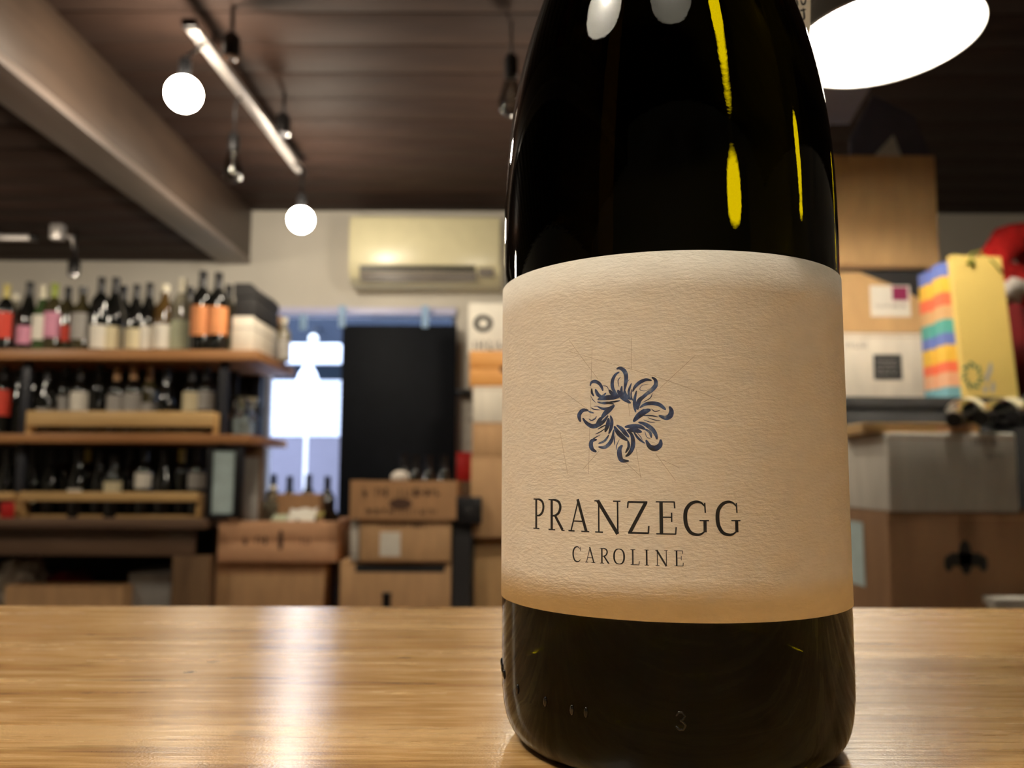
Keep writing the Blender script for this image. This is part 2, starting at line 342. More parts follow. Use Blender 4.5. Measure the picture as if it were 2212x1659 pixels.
# knots and dark mineral streaks of the board (counter coordinates)
col = base
for (kx, ky, sx, sy, dark) in KNOTS:
    vv = t.n('ShaderNodeTexCoord'); mp = t.n('ShaderNodeMapping', vector_type='POINT'); mp.inputs['Scale'].default_value = (.62 / sx, .62 / sy, 0)
    mp.inputs['Location'].default_value = (-kx * .62 / sx, -ky * .62 / sy, 0); t.l(vv.outputs['Object'], mp.inputs[0])
    ln = t.n('ShaderNodeVectorMath', operation='LENGTH'); t.l(mp.outputs[0], ln.inputs[0])
    wob = t.n('ShaderNodeMath', operation='MULTIPLY_ADD'); t.l(n2, wob.inputs[0]); wob.inputs[1].default_value = .9; t.l(ln.outputs['Value'], wob.inputs[2])
    fac = t.ramp(wob.outputs[0], [(.75, (dark, dark, dark, 1)), (1.45, (0, 0, 0, 1))])
    mm = t.n('ShaderNodeMix', data_type='RGBA'); t.l(fac, mm.inputs[0]); t.l(col, mm.inputs[6]); mm.inputs[7].default_value = srgb(70, 44, 22); col = mm.outputs[2]
t.l(col, t.b.inputs['Base Color'])
rr = t.ramp(n1, [(.3, (.24, .24, .24, 1)), (.7, (.29, .29, .29, 1))]); t.l(rr, t.b.inputs['Roughness'])
vf = t.coords((.05, 1, 1)); fine = t.noise(vf, 420, 2, .5); vg = t.coords((1, 1, 1)); gr = t.noise(vg, 1500, 1)
fm = t.n('ShaderNodeMath', operation='MULTIPLY_ADD'); t.l(gr, fm.inputs[0]); fm.inputs[1].default_value = .25; t.l(fine, fm.inputs[2])
t.l(t.bump(fm.outputs[0], .5, .0003), t.b.inputs['Normal'])
t.b.inputs['Anisotropic'].default_value = .78; tv = t.n('ShaderNodeCombineXYZ'); tv.inputs[1].default_value = 1.0; t.l(tv.outputs[0], t.b.inputs['Tangent'])
MT['counter'] = t.m
box('counter_top', -1.7, 1.7, -.36, .213, .955, 1.0, 'counter', bar, .003)
for sx in (-1.55, 1.51):
    box('side_panel', sx, sx + .04, -.25, .15, 0, .955, 'darkwood', bar, .002)
box('front_panel', -1.51, 1.51, .12, .15, 0, .955, 'darkwood', bar, .002)

# ------------------------------------------------------------------ the wine bottle
BX, BY, BZ = .03881, .21158, 1.0
R0 = .041
t = NT('bottle_brown_glass'); t.t.nodes.remove(t.b)
rf = t.n('ShaderNodeBsdfRefraction'); rf.inputs['IOR'].default_value = 1.36; rf.inputs['Roughness'].default_value = .0
rf.inputs['Color'].default_value = (.060, .054, .0015, 1)
gl = t.n('ShaderNodeBsdfGlossy'); gl.inputs['Roughness'].default_value = .02
fr = t.n('ShaderNodeFresnel'); fr.inputs[0].default_value = 1.28
v = t.coords(); nz = t.noise(v, 900, 1); n3 = t.noise(v, 60, 2); ad = t.n('ShaderNodeMath', operation='MULTIPLY_ADD'); t.l(nz, ad.inputs[0]); ad.inputs[1].default_value = .12; t.l(n3, ad.inputs[2])
bp = t.bump(ad.outputs[0], .06, .0005)
for q_ in (rf, gl): t.l(bp, q_.inputs['Normal'])
mx = t.n('ShaderNodeMixShader'); t.l(fr.outputs[0], mx.inputs[0]); t.l(rf.outputs[0], mx.inputs[1]); t.l(gl.outputs[0], mx.inputs[2]); t.l(mx.outputs[0], t.out.inputs[0])
MT['bottleglass'] = t.m
MT['embossglass'] = plain('embossed_brown_glass', srgb(16, 13, 10), .1, coat=.3)

wb = empty('wine_bottle', (BX, BY, BZ))
tag(wb, 'large dark wine bottle with cream paper label and blue leaf wreath standing on the counter', 'bottle')
prof = [(0, .004), (.030, .0005), (.0345, 0), (.0368, .0008), (.0388, .003), (.0401, .0062), (.0408, .011), (.041, .018), (.041, .06), (.041, .112), (.0410, .120), (.04085, .129),
        (.0406, .136), (.0401, .1428), (.0392, .1508), (.0379, .159), (.0356, .169), (.0326, .179), (.0300, .1865), (.0266, .1955), (.0228, .206), (.0196, .217), (.0173, .229), (.0160, .243), (.0150, .262), (.0146, .278)]
def smooth_prof(p, sub=3):
    out = []
    for i in range(len(p) - 1):
        p0, p1, p2, p3 = [Vector(p[max(0, min(j, len(p) - 1))]) for j in (i - 1, i, i + 1, i + 2)]
        for k in range(sub):
            t_ = k / sub; out.append(tuple(.5 * ((2 * p1) + (p2 - p0) * t_ + (2 * p0 - 5 * p1 + 4 * p2 - p3) * t_ * t_ + (3 * p1 - p0 - 3 * p2 + p3) * t_ ** 3)))
    return out + [p[-1]]
pr = prof[:3] + smooth_prof(prof[2:])[1:]
bm = lathe(bmesh.new(), pr + [(.0146, .280), (.0146, .293), (.0155, .294), (.0155, .299), (.010, .3), (0, .3)], 96)
obj('glass_body', bm, 'bottleglass', wb, smooth=2)
bm = lathe(bmesh.new(), [(.0150, .262), (.01515, .262), (.0152, .291), (.0162, .292), (.0162, .3005), (.0155, .3015), (0, .3015)], 48)
obj('capsule', bm, 'cap_black', wb, smooth=True)
obj('ray_block_base', lathe(bmesh.new(), [(0, .0045), (.0365, .0045), (.0372, .009), (.033, .016), (.020, .024), (.008, .028), (0, .0285)], 40), 'embossglass', wb, smooth=2)  # opaque cone added inside to block lamp light refracted through the base
def cyl(off):
    def f(p):
        a = p[0] / 41.0; r = R0 + off
        return Vector((r * sin(a), -r * cos(a), p[1] / 1000))
    return f
# label paper
t = NT('label_cream_paper'); uv = t.n('ShaderNodeUVMap'); mp = t.n('ShaderNodeMapping'); mp.inputs['Scale'].default_value = (.42, 1, 1); t.l(uv.outputs[0], mp.inputs[0])
n1 = t.noise(mp.outputs[0], 1500, 3, .6); mp2 = t.n('ShaderNodeMapping'); mp2.inputs['Scale'].default_value = (.5, 1, 1); t.l(uv.outputs[0], mp2.inputs[0]); n2 = t.noise(mp2.outputs[0], 300, 2, .5)
ad = t.n('ShaderNodeMath', operation='MULTIPLY_ADD'); t.l(n2, ad.inputs[0]); ad.inputs[1].default_value = .5; t.l(n1, ad.inputs[2])
t.l(t.ramp(n2, [(.3, srgb(230, 221, 206)), (.7, srgb(237, 228, 213))]), t.b.inputs['Base Color']); t.b.inputs['Roughness'].default_value = .85
t.l(t.bump(ad.outputs[0], 1.0, .00015), t.b.inputs['Normal'])
MT['labelpaper'] = t.m
S0, S1, H0, H1, NS = -84.0, 62.0, 33.0, 107.4, 96
f = cyl(.00022); bm = bmesh.new(); uvl = bm.loops.layers.uv.new('UVMap'); rings = []
for i in range(NS + 1):
    s = S0 + (S1 - S0) * i / NS; e = min(s - S0, S1 - s, 4.0); ins = 4 - math.sqrt(max(0, 16 - (4 - e) ** 2))
    hs = [H0 + ins, H0 + 8, (H0 + H1) / 2, H1 - 8, H1 - ins]
    rings.append([(bm.verts.new(f((s, h))), s, h) for h in hs])
for A, B in zip(rings, rings[1:]):
    for k in range(4):
        q_ = [A[k], B[k], B[k + 1], A[k + 1]]; fc = bm.faces.new([z[0] for z in q_])
        for lp, z in zip(fc.loops, q_): lp[uvl].uv = (z[1] / 1000, z[2] / 1000)
lab = obj('front_label', bm, 'labelpaper', wb, smooth=2)
so = lab.modifiers.new('thick', 'SOLIDIFY'); so.thickness = .00018; so.offset = -1
# lettering: serif capitals drawn as strokes, wrapped round the glass
T_, N_, F_ = .105, .05, .042
def thick_mid(a, b): return lambda u: a + (b - a) * sin(pi * u)
GL = {
 'P': [([(.28, 0), (.28, 1)], T_), ([(0, .02), (.58, .02)], F_), ([(.02, .98), (.4, .98)], F_), ([(.28, .975), (.58, .97), (.84, .9), (.94, .74), (.84, .56), (.6, .46), (.34, .44)], thick_mid(.04, .10))],
 'R': [([(.21, 0), (.21, 1)], T_), ([(0, .02), (.43, .02)], F_), ([(.0, .98), (.3, .98)], F_), ([(.21, .975), (.46, .97), (.67, .9), (.75, .75), (.66, .58), (.48, .49), (.26, .46)], thick_mid(.04, .10)), ([(.42, .48), (.88, .03)], .10), ([(.82, .015), (1, .015)], .032)],
 'A': [([(.13, .02), (.49, .97)], .05), ([(.46, 1.02), (.86, .02)], .10), ([(.24, .33), (.72, .33)], .04), ([(0, .02), (.31, .02)], F_), ([(.63, .02), (1, .02)], F_)],
 'N': [([(.17, 0), (.17, .97)], .05), ([(.13, .99), (.89, -.02)], .115), ([(.89, -.02), (.89, .98)], .05), ([(.02, .02), (.33, .02)], F_), ([(0, .98), (.18, .98)], F_), ([(.72, .98), (1, .98)], F_)],
 'Z': [([(.04, .965), (.95, .965)], .06), ([(.88, .96), (.11, .04)], .105), ([(.03, .03), (.98, .03)], .055), ([(.045, .97), (.015, .78)], .05), ([(.975, .02), (1.0, .25)], .05)],
 'E': [([(.26, 0), (.26, 1)], T_), ([(0, .98), (.93, .98)], F_), ([(0, .02), (.98, .02)], F_), ([(.26, .52), (.78, .52)], .042), ([(.92, .99), (.94, .79)], .045), ([(.965, .01), (1, .23)], .045), ([(.78, .38), (.78, .66)], .04)],
 'G': [([(.83, .86), (.70, .96), (.50, .99), (.27, .92), (.10, .74), (.06, .5), (.11, .26), (.27, .07), (.5, .01), (.68, .03), (.84, .12)], thick_mid(.035, .12)), ([(.84, .08), (.84, .42)], .1), ([(.62, .43), (1, .43)], F_), ([(.84, .96), (.86, .66)], .045)],
 'C': [([(.88, .84), (.74, .95), (.54, .99), (.3, .92), (.12, .74), (.07, .5), (.13, .26), (.3, .07), (.55, .01), (.78, .05), (.94, .17)], thick_mid(.035, .12)), ([(.92, .97), (.94, .72)], .045)],
 'O': [([(.5, .985), (.26, .93), (.1, .75), (.06, .5), (.1, .25), (.26, .07), (.5, .015)], thick_mid(.045, .12)), ([(.5, .985), (.74, .93), (.9, .75), (.94, .5), (.9, .25), (.74, .07), (.5, .015)], thick_mid(.045, .12))],
 'L': [([(.26, 0), (.26, 1)], T_), ([(0, .98), (.56, .98)], F_), ([(0, .02), (.97, .02)], F_), ([(.955, .01), (1, .25)], .05)],
 'I': [([(.5, 0), (.5, 1)], T_), ([(.02, .98), (.98, .98)], F_), ([(.02, .02), (.98, .02)], F_)],
}
def glyph(ch, s0, s1, h0, h1, name):
    bm = bmesh.new(); H = h1 - h0
    for k, (pts, w) in enumerate(GL[ch]):
        P = [(s0 + u * (s1 - s0), h0 + vv * H) for u, vv in pts]
        ww = (lambda u, w=w: w(u) * H) if callable(w) else (lambda u, w=w: w * H)
        ribbon_bm(bm, ribbon2d(P, ww, 5 if len(P) > 2 else 6), cyl(.000236 + k * .000002))
    o = obj(name, bm, 'blackink', lab); return o
for ch, s0, s1 in (('P', -39.8, -36.11), ('R', -34.74, -30.16), ('A', -29.16, -24.08), ('N', -22.87, -17.22), ('Z', -15.84, -11.56), ('E', -10.12, -6.23), ('G', -4.75, .15), ('G', 1.54, 6.49)):
    glyph(ch, s0, s1, 49.97, 56.52, 'letter')
for ch, s0, s1 in (('C', -28.13, -26.06), ('A', -25.07, -22.76), ('R', -21.73, -19.59), ('O', -18.81, -16.44), ('L', -15.28, -13.52), ('I', -12.48, -11.62), ('N', -10.38, -7.96), ('E', -6.69, -4.98)):
    glyph(ch, s0, s1, 43.86, 46.94, 'letter')
# blue leaf wreath, each leaf stroke a tapered ribbon; pencil guide lines behind it
t = NT('wreath_ink'); uvn = t.coords(); nz = t.noise(uvn, 420, 3, .6)
t.l(t.ramp(nz, [(.36, srgb(34, 34, 40)), (.5, srgb(44, 56, 92)), (.62, srgb(70, 90, 130)), (.72, srgb(140, 140, 140))]), t.b.inputs['Base Color']); t.b.inputs['Roughness'].default_value = .8
MT['wreathink'] = t.m
bm = bmesh.new()
for k, (pts, w) in enumerate(EMB):
    ribbon_bm(bm, ribbon2d([(a / 10, b / 10) for a, b in pts], w / 100 * 1.14, 4), cyl(.000232 + .0000012 * (k % 9)))
tag(obj('leaf_wreath', bm, 'wreathink', lab), 'blue and black leaf wreath emblem')
bm = bmesh.new()
for a, b, c, d in LIN:
    ribbon_bm(bm, ribbon2d([(a / 10, b / 10), (c / 10, d / 10)], .07, 10, False), cyl(.000228))
MT['pencil'] = plain('pencil_line', srgb(176, 154, 126), .8)
obj('pencil_guide_lines', bm, 'pencil', lab)
# embossed marks near the foot of the glass
for s, h in DOTS:
    bm = bmesh.new(); bmesh.ops.create_uvsphere(bm, u_segments=10, v_segments=6, radius=1)
    a = s / 41; bmesh.ops.transform(bm, matrix=Matrix.Translation((R0 * sin(a), -R0 * cos(a), h / 1000)) @ Matrix.Rotation(a, 4, 'Z') @ Matrix.Diagonal((  .0005, .0004, .0011, 1)), verts=bm.verts)
    obj('embossed_dot', bm, 'embossglass', wb, smooth=2)
bm = bmesh.new(); g_ = [(-.8, 2.2), (-.3, 2.9), (.4, 2.9), (.9, 2.2), (.4, 1.5), (-.1, 1.35)]; g2 = [(-.1, 1.35), (.5, 1.2), (1.0, .5), (.5, -.3), (-.3, -.35), (-.9, .3)]
for gg in (g_, g2):
    ff = cyl(-.00022); tube(bm, [ff((DIG[0] + a, DIG[1] - 1.3 + b)) for a, b in gg], .0003, 6)
obj('embossed_digit', bm, 'embossglass', wb, smooth=2)

# price tag on the far side of the neck
tg = empty('price_tag', (BX, BY, BZ + .262)); tag(tg, 'white paper price tag with handwriting hanging behind the bottle shoulder', 'tag')
bm = bmesh.new(); tube(bm, [(.0160 * cos(a), .0160 * sin(a), 0) for a in [2 * pi * k / 24 for k in range(25)]], .0004, 6); tube(bm, [(.011, .0116, 0), (.022, .016, -.012), (.032, .0177, -.033)], .0004, 6)
obj('string', bm, 'paper', tg, smooth=2)
bm = bmesh.new(); prism(bm, [(.0449, -.0780), (.0470, -.030), (.026, -.030), (.0335, -.048)], .0175, .0179)
tp = obj('tag_paper', bm, 'paper', tg)
bm = bmesh.new()
for pts in TAGSTROKES: ribbon_bm(bm, ribbon2d(pts, .0006, 3), lambda p: Vector((p[0], .01742, p[1])))
obj('handwriting', bm, 'blackink', tp)

# ------------------------------------------------------------------ lamps
def pendant(loc, tilt, label, r=.185, glow='bulbglow'):
    e = empty('pendant_lamp', loc); e.rotation_euler = tilt; tag(e, label, 'lamp', 'enamel pendant lamps over the counter')
    k = r / .14; sc = lambda p: [(a * k, z * k) for a, z in p]
    out = sc([(.14, 0), (.138, .012), (.126, .045), (.101, .080), (.063, .105), (.036, .116), (.030, .122), (.026, .15)])
    inn = sc([(.022, .146), (.026, .118), (.035, .112), (.0616, .101), (.0987, .077), (.124, .043), (.1355, .012), (.1379, .0)])
    bm = lathe(bmesh.new(), out[::-1], 64, mi=0); lathe(bm, inn[::-1], 64, mi=1); lathe(bm, sc([(.14, 0), (.139, -.004), (.1379, 0)]), 64, mi=1)
    obj('lamp_shade', bm, ['shadeout', 'shadein'], e, smooth=2)
    obj('lamp_socket', lathe(bmesh.new(), sc([(0, .113), (.02, .113), (.021, .16), (.012, .175), (.004, .185), (0, .185)]), 24), 'black', e, smooth=True)
    obj('bulb', lathe(bmesh.new(), sc([(0, .040), (.012, .042), (.023, .049), (.028, .060), (.028, .070), (.023, .084), (.015, .095), (.013, .113), (0, .113)]), 24), glow, e, smooth=2)
    top = ZC - .002 - loc[2]
    obj('cord', tube(bmesh.new(), [(0, 0, .184 * k), (0, 0, top - .02)], .0032, 8), 'black', e, smooth=2)
    obj('ceiling_rose', lathe(bmesh.new(), [(0, top), (.045, top), (.042, top - .02), (.012, top - .03), (0, top - .03)], 24), 'black', e, smooth=True)
    return e
pendant((.757, 1.657, 1.0615 + .885), (-.05, -.05, 0), 'grey enamel pendant lamp glowing white at the upper right behind the wine bottle', glow='bulbbright')
pendant((-.53, -.05, 1.0615 + .885), (0, 0, 0), 'enamel pendant lamp near the counter front, mirrored high on the wine bottle shoulder')

pendant((.02, -.32, 1.0615 + .885), (0, 0, 0), 'added unseen fill lamp overhead just in front of the wine bottle, outside the picture', glow='fillbulb')  # added out of view to light the bottle label from the front

def globe(p, top, label, r=.047):
    e = empty('globe_bulb', p); tag(e, label, 'lamp', 'glowing globe bulbs on the ceiling rail')
    bm = bmesh.new(); bmesh.ops.create_uvsphere(bm, u_segments=24, v_segments=14, radius=r)
    obj('glass_globe', bm, 'globeglow', e, smooth=2)
    obj('bulb_socket', lathe(bmesh.new(), [(0, r * .9), (.016, r * .9), (.0165, r + .05), (.008, r + .06), (0, r + .06)], 20), 'black', e, smooth=True)
    obj('socket_stem', tube(bmesh.new(), [(0, 0, r + .055), (0, 0, max(r + .062, top - p[2]))], .005, 8), 'black', e, smooth=2)
    return e
gx = -.862
P1 = (-0.9055,2.2500,2.1004); P2 = (-0.8095,3.1800,2.0294)
def rail(x0, y0, x1, y1, z, label):
    e = empty('light_rail', ((x0 + x1) / 2, (y0 + y1) / 2, z), math.atan2(y1 - y0, x1 - x0)); tag(e, label, 'rail')
    L = math.hypot(x1 - x0, y1 - y0) / 2
    obj('rail_channel', bx(bmesh.new(), -L, L, -.017, .017, 0, .02, .002), 'greymetal', e, smooth=True)
    for s in (-1, 1): obj('end_cap', bx(bmesh.new(), s * L - .012, s * L + .012, -.019, .019, -.002, .022, .002), 'blackmetal', e, smooth=True)
    for s in (-.7, .7): obj('rail_hanger', tube(bmesh.new(), [(s * L, 0, .018), (s * L, 0, (ZC if x0 > -1.3 else ZS) - z)], .005, 8), 'blackmetal', e, smooth=2)
    return e
rail(-.875, 2.194, -.850, 3.316, 1.0615 + 1.2, 'grey metal ceiling light rail running towards the back wall')
rail(-3.0, 3.52, -2.02, 3.52, 2.040, 'grey metal light rail under the low ceiling above the bottle shelf')
def arm(name, pts, r=.006, parent=None, m='blackmetal'): return obj(name, tube(bmesh.new(), pts, r, 8), m, parent, smooth=2)
g1 = globe(P1, P1[2] + .11, 'glowing globe bulb beside the near end of the grey ceiling rail')
arm('bracket', [(0, 0, .10), (.0, 0, .105), (-P1[0] + gx, .03, 1.0615 + 1.205 - P1[2])], .006, g1)
g2 = globe(P2, P2[2] + .11, 'glowing globe bulb hanging in front of the back wall near the air conditioner')
arm('bracket', [(0, 0, .10), (0, 0, .20), (-P2[0] - .851, .03, 1.0615 + 1.205 - P2[2])], .006, g2)
g3 = globe((-2.25, 2.55, 1.92), 2.03, 'glowing globe bulb near the left wall above the shelf end')
arm('bracket', [(0, 0, .10), (0, 0, .165)], .006, g3)
P4 = (0.0805,2.6500,1.8486)
g4 = globe(P4, ZC, 'glowing globe bulb hidden behind the wine bottle, seen as a yellow streak in its glass')
arm('bracket', [(0, 0, .10), (0, 0, ZC - P4[2])], .006, g4)
# unlit clear bulbs
def clear_bulb(p, top, k, label, arm_pts=None):
    e = empty('clear_bulb', p); tag(e, label, 'lamp', 'unlit clear bulbs')
    obj('bulb_glass', lathe(bmesh.new(), [(0, -.050 * k), (.014 * k, -.047 * k), (.026 * k, -.036 * k), (.030 * k, -.02 * k), (.028 * k, -.002 * k), (.021 * k, .022 * k), (.015 * k, .045 * k), (.0135 * k, .055 * k)], 24), 'bulbclear', e, smooth=2)
    obj('filament', tube(bmesh.new(), [(.004 * math.cos(t_ * 1.9), .004 * math.sin(t_ * 1.9), -.03 * k + t_ * .006 * k) for t_ in range(12)], .0012, 6), 'chrome', e, smooth=2)
    obj('bulb_socket', lathe(bmesh.new(), [(0, .052 * k), (.016 * k, .052 * k), (.0175 * k, .07 * k), (.0175 * k, .10 * k), (.009, .112 * k), (0, .112 * k)], 20), 'greymetal' if k < 1 else 'black', e, smooth=True)
    obj('cord', tube(bmesh.new(), arm_pts or [(0, 0, .105 * k), (0, 0, top - p[2])], .0035, 8), 'black', e, smooth=2)
    return e
c1 = (-0.8880,2.6200,2.0314)
clear_bulb(c1, c1[2] + .3, 1.0, 'unlit clear bulb hanging between the two glowing globe bulbs', [(0, 0, .105), (0, 0, 1.0615 + 1.185 - c1[2]), (-.862 - c1[0], 0, 1.0615 + 1.205 - c1[2])])
c2 = (-0.0059,2.3000,2.1179)
clear_bulb(c2, ZC, 1.15, 'unlit clear bulb on a long cord beside the wine bottle shoulder')
# small fittings by the rails
def spot(p, label, top, head='blackmetal'):
    e = empty('spotlight', p); tag(e, label, 'spotlight', 'small black spotlights')
    b_ = lathe(bmesh.new(), [(0, -.035), (.022, -.035), (.024, -.02), (.024, .02), (.016, .034), (0, .036)], 20)
    obj('spot_head', b_, head, e, smooth=True)
    obj('lens_ring', lathe(bmesh.new(), [(.014, -.037), (.0225, -.037), (.0225, -.033), (.014, -.033), (.014, -.037)], 20), 'chrome', e, smooth=True)
    obj('spot_arm', tube(bmesh.new(), [(0, 0, .03), (0, 0, top - p[2])], .006, 8), 'blackmetal', e, smooth=2)
    return e
s1 = (-0.7694,2.2200,2.2228); spot(s1, 'small black spotlight right of the near end of the rail', ZC)
s2 = (-0.7690,2.7500,2.2276); spot(s2, 'small black spotlight right of the far end of the rail', ZC)
s3 = (-1.7808,3.4000,1.8936); spot(s3, 'black spotlight hanging above the bottles from the left rail', 2.045)
e = empty('rail_adapter', (-1.8824,3.4500,2.0483)); tag(e, 'grey box joint at the end of the left light rail', 'rail fitting')
obj('joint_box', bx(bmesh.new(), -.025, .025, -.02, .02, -.025, .045, .004), 'greymetal', e, smooth=True)
obj('joint_arm', tube(bmesh.new(), [(.02, 0, -.005), (.06, 0, -.015), (.072, 0, -.06)], .009, 8), 'greymetal', e, smooth=2)

# ------------------------------------------------------------------ air conditioner
x0, x1, z0, z1 = (-0.7519,-0.0558,1.9367,2.2503)
ac = empty('air_conditioner', ((x0 + x1) / 2, 4.048, z0)); tag(ac, 'cream wall air conditioner above the doorway', 'air conditioner')
w, h = (x1 - x0) / 2, z1 - z0
bm = bmesh.new(); prism(bm, [(-.208, .075), (-.208, h - .012), (-.195, h), (-.002, h), (-.002, 0), (-.13, 0), (-.185, .03)], -w, w)
bmesh.ops.transform(bm, matrix=Matrix(((0, 1, 0, 0), (1, 0, 0, 0), (0, 0, 1, 0), (0, 0, 0, 1))), verts=bm.verts)
obj('ac_body', bm, 'acbody', ac)
obj('front_panel', bx(bmesh.new(), -w + .003, w - .003, -.216, -.206, .082, h - .006, .004), 'acbody', ac, smooth=True)
obj('outlet', bx(bmesh.new(), -w + .05, w - .115, -.209, -.19, .058, .080, .001), 'black', ac)
for k in range(2): obj('louver', bx(bmesh.new(), -w + .05, w - .11, -.205 + .018 * k, -.197 + .018 * k, .032 - .018 * k, .055 - .018 * k, .002), 'acgrey', ac, smooth=True)
obj('display_panel', bx(bmesh.new(), w - .10, w - .03, -.209, -.2, .03, .072, .002), 'acgrey', ac)
del x0, x1

# ------------------------------------------------------------------ doorway: dark board, straps, street
x0, x1, z0, z1 = (-0.8037,-0.2619,0.4831,1.7667)
bd = empty('hanging_board', ((x0 + x1) / 2, 4.0, z0)); tag(bd, 'tall dark navy board covering the right part of the doorway', 'board')
hw = (x1 - x0) / 2
obj('board_panel', bx(bmesh.new(), -hw, hw, -.012, .012, 0, z1 - z0, .003), 'navy', bd, smooth=True)
for px in ((-0.8052,4.0000,1.7723)[0], (-0.4120,4.0000,1.7740)[0]): px -= (x0 + x1) / 2; obj('strap', bx(bmesh.new(), px - .016, px + .016, -.016, -.012, z1 - z0 - .012, OZ - .004 - z0, 0), 'hook', bd)
cr_ = box('curtain_rail', OX0 + .002, OX1 - .002, 4.03, 4.075, OZ - .036, OZ - .002, 'lilac', None, .003); tag(cr_, 'daylight-tinted white rail along the top of the doorway holding the straps', 'rail'); obj('rail_lip', bx(bmesh.new(), OX0 + .002, OX1 - .002, 4.026, 4.03, OZ - .036, OZ - .028, .001), 'lilac', cr_)  # the rail's lilac stands for blue daylight falling on white
bs = box('door_strap', -.018, .018, -.003, .003, -.115, -.037, 'hook', None, .001, loc=((-1.0014,4.0000,1.7226)[0], 4.04, OZ)); tag(bs, 'pale strap hanging in the open gap left of the dark board', 'strap')
fc = box('wall_outside', -6, 3, 8.0, 8.2, -.02, 6, 'facade', bev=0); fc['kind'] = 'structure'
aw = empty('shop_awning', (-1.6, 6.6, 2.05)); tag(aw, 'navy shop awning seen through the doorway across the street', 'awning')
bm = bmesh.new(); prism(bm, [(0, 0), (0, .30), (1.35, .9), (1.35, .85), (.05, .26), (.05, 0)], -2.2, 2.0)
bmesh.ops.transform(bm, matrix=Matrix(((0, 1, 0, 0), (1, 0, 0, 0), (0, 0, 1, 0), (0, 0, 0, 1))), verts=bm.verts); obj('awning_cloth', bm, 'awning', aw)
for sx in (-2.1, 1.9): obj('awning_arm', tube(bmesh.new(), [(sx, .03, .05), (sx, 1.39, .35)], .02, 8), 'blackmetal', aw, smooth=2)
x0, x1, z0, z1 = (-1.7307,-1.2930,1.8931,2.0451)
sg = empty('street_sign', ((x0 + x1) / 2, 6.4, z0)); tag(sg, 'wide white sign board hanging outside under the awning', 'sign')
obj('sign_panel', bx(bmesh.new(), -(x1 - x0) / 2, (x1 - x0) / 2, -.03, .03, 0, z1 - z0, .01), 'outwhite', sg, smooth=True)
for s in (-.12, .12): obj('sign_chain', tube(bmesh.new(), [(s, 0, z1 - z0 - .005), (s, .2, 2.06 - z0)], .006, 6), 'blackmetal', sg, smooth=2)
p = (-1.4829,6.3000,2.0682); e = empty('globe_lamp', p); tag(e, 'small round lamp outside above the white sign board', 'lamp')
bm = bmesh.new(); bmesh.ops.create_uvsphere(bm, u_segments=16, v_segments=10, radius=.036); obj('lamp_globe', bm, 'paper', e, smooth=2)
obj('lamp_bracket', tube(bmesh.new(), [(0, 0, .03), (0, .05, .1), (0, .31, .12)], .008, 8), 'blackmetal', e, smooth=2)
x0, x1, z0, z1 = (-2.0463,-1.1465,1.3631,1.8254)
sh = empty('roller_shutter', ((x0 + x1) / 2, 6.9, z0)); tag(sh, 'bright white roller shutter across the street behind the doorway', 'shutter')
hw = (x1 - x0) / 2; n = 8; hh = (z1 - z0) / n; m0 = None; obj('shutter_base', bx(bmesh.new(), -hw, hw, -.04, .04, -z0 - .02, .003, .004), 'outgrey', sh, smooth=True)
for k in range(n):
    if m0 is None: m0 = obj('slat', bx(bmesh.new(), -hw, hw, -.015, .015, .004, hh - .002, .006), 'outwhite', sh, smooth=True)
    else: link('slat', m0.data, sh, (0, 0, k * hh))
x0, x1, z0, z1 = (-2.1094,-1.1000,0.5809,1.3540)
lw = box('low_wall', -(x1 - x0) / 2, (x1 - x0) / 2, -.08, .08, 0, z1 + .02, 'outgrey', None, .01, loc=((x0 + x1) / 2, 6.72, -.02)); tag(lw, 'pale low wall outside below the white shutter', 'wall')
p = (-1.5271,6.3500,1.7608); e = empty('folded_parasol', (p[0], 6.35, 0)); tag(e, 'white pointed top of a folded parasol outside under the sign', 'parasol')
zt = (-1.5309,6.3500,1.8900)[2]; obj('parasol_cloth', lathe(bmesh.new(), [(0, zt), (.03, zt - .02), (.065, zt - .08), (.085, zt - .14), (.08, zt - .26), (.03, zt - .34), (0, zt - .345)], 20), 'outwhite', e, smooth=2)
obj('parasol_pole', tube(bmesh.new(), [(0, 0, .0), (0, 0, zt - .33)], .014, 10), 'greymetal', e, smooth=2)
obj('parasol_foot', lathe(bmesh.new(), [(0, -.02), (.2, -.02), (.2, .02), (.03, .05), (0, .05)], 24), 'greymetal', e, smooth=True)

# ------------------------------------------------------------------ shelf unit on the left with its bottles
SF = 3.35
shf = empty('bottle_shelf', (-1.85, SF, 0)); tag(shf, 'black steel bottle shelf with pine boards along the back left', 'shelf')
def shp(name, x0, x1, y0, y1, z0, z1, m, bev=.003): return box(name, x0 + 1.85, x1 + 1.85, y0 - SF, y1 - SF, z0, z1, m, shf, bev)
shp('shelf_board', -3.0, -1.007, SF, 3.92, 1.5106, 1.5513, 'shelf')
shp('shelf_board', -3.0, -1.03, SF, 3.92, 1.1816, 1.2160, 'shelf')
for xx in (-1.175, -1.968, -2.95):
    for yy in (3.405, 3.86): shp('post', xx, xx + .034, yy, yy + .03, .8885, 1.1812, 'post'); shp('post', xx, xx + .034, yy, yy + .03, 1.2162, 1.5104, 'post')
shp('back_panel', -3.0, -1.14, 3.905, 3.925, .888, 1.5106, 'back', 0)
shp('back_panel', -3.0, -1.20, 3.72, 3.73, .888, 1.5106, 'back', 0)
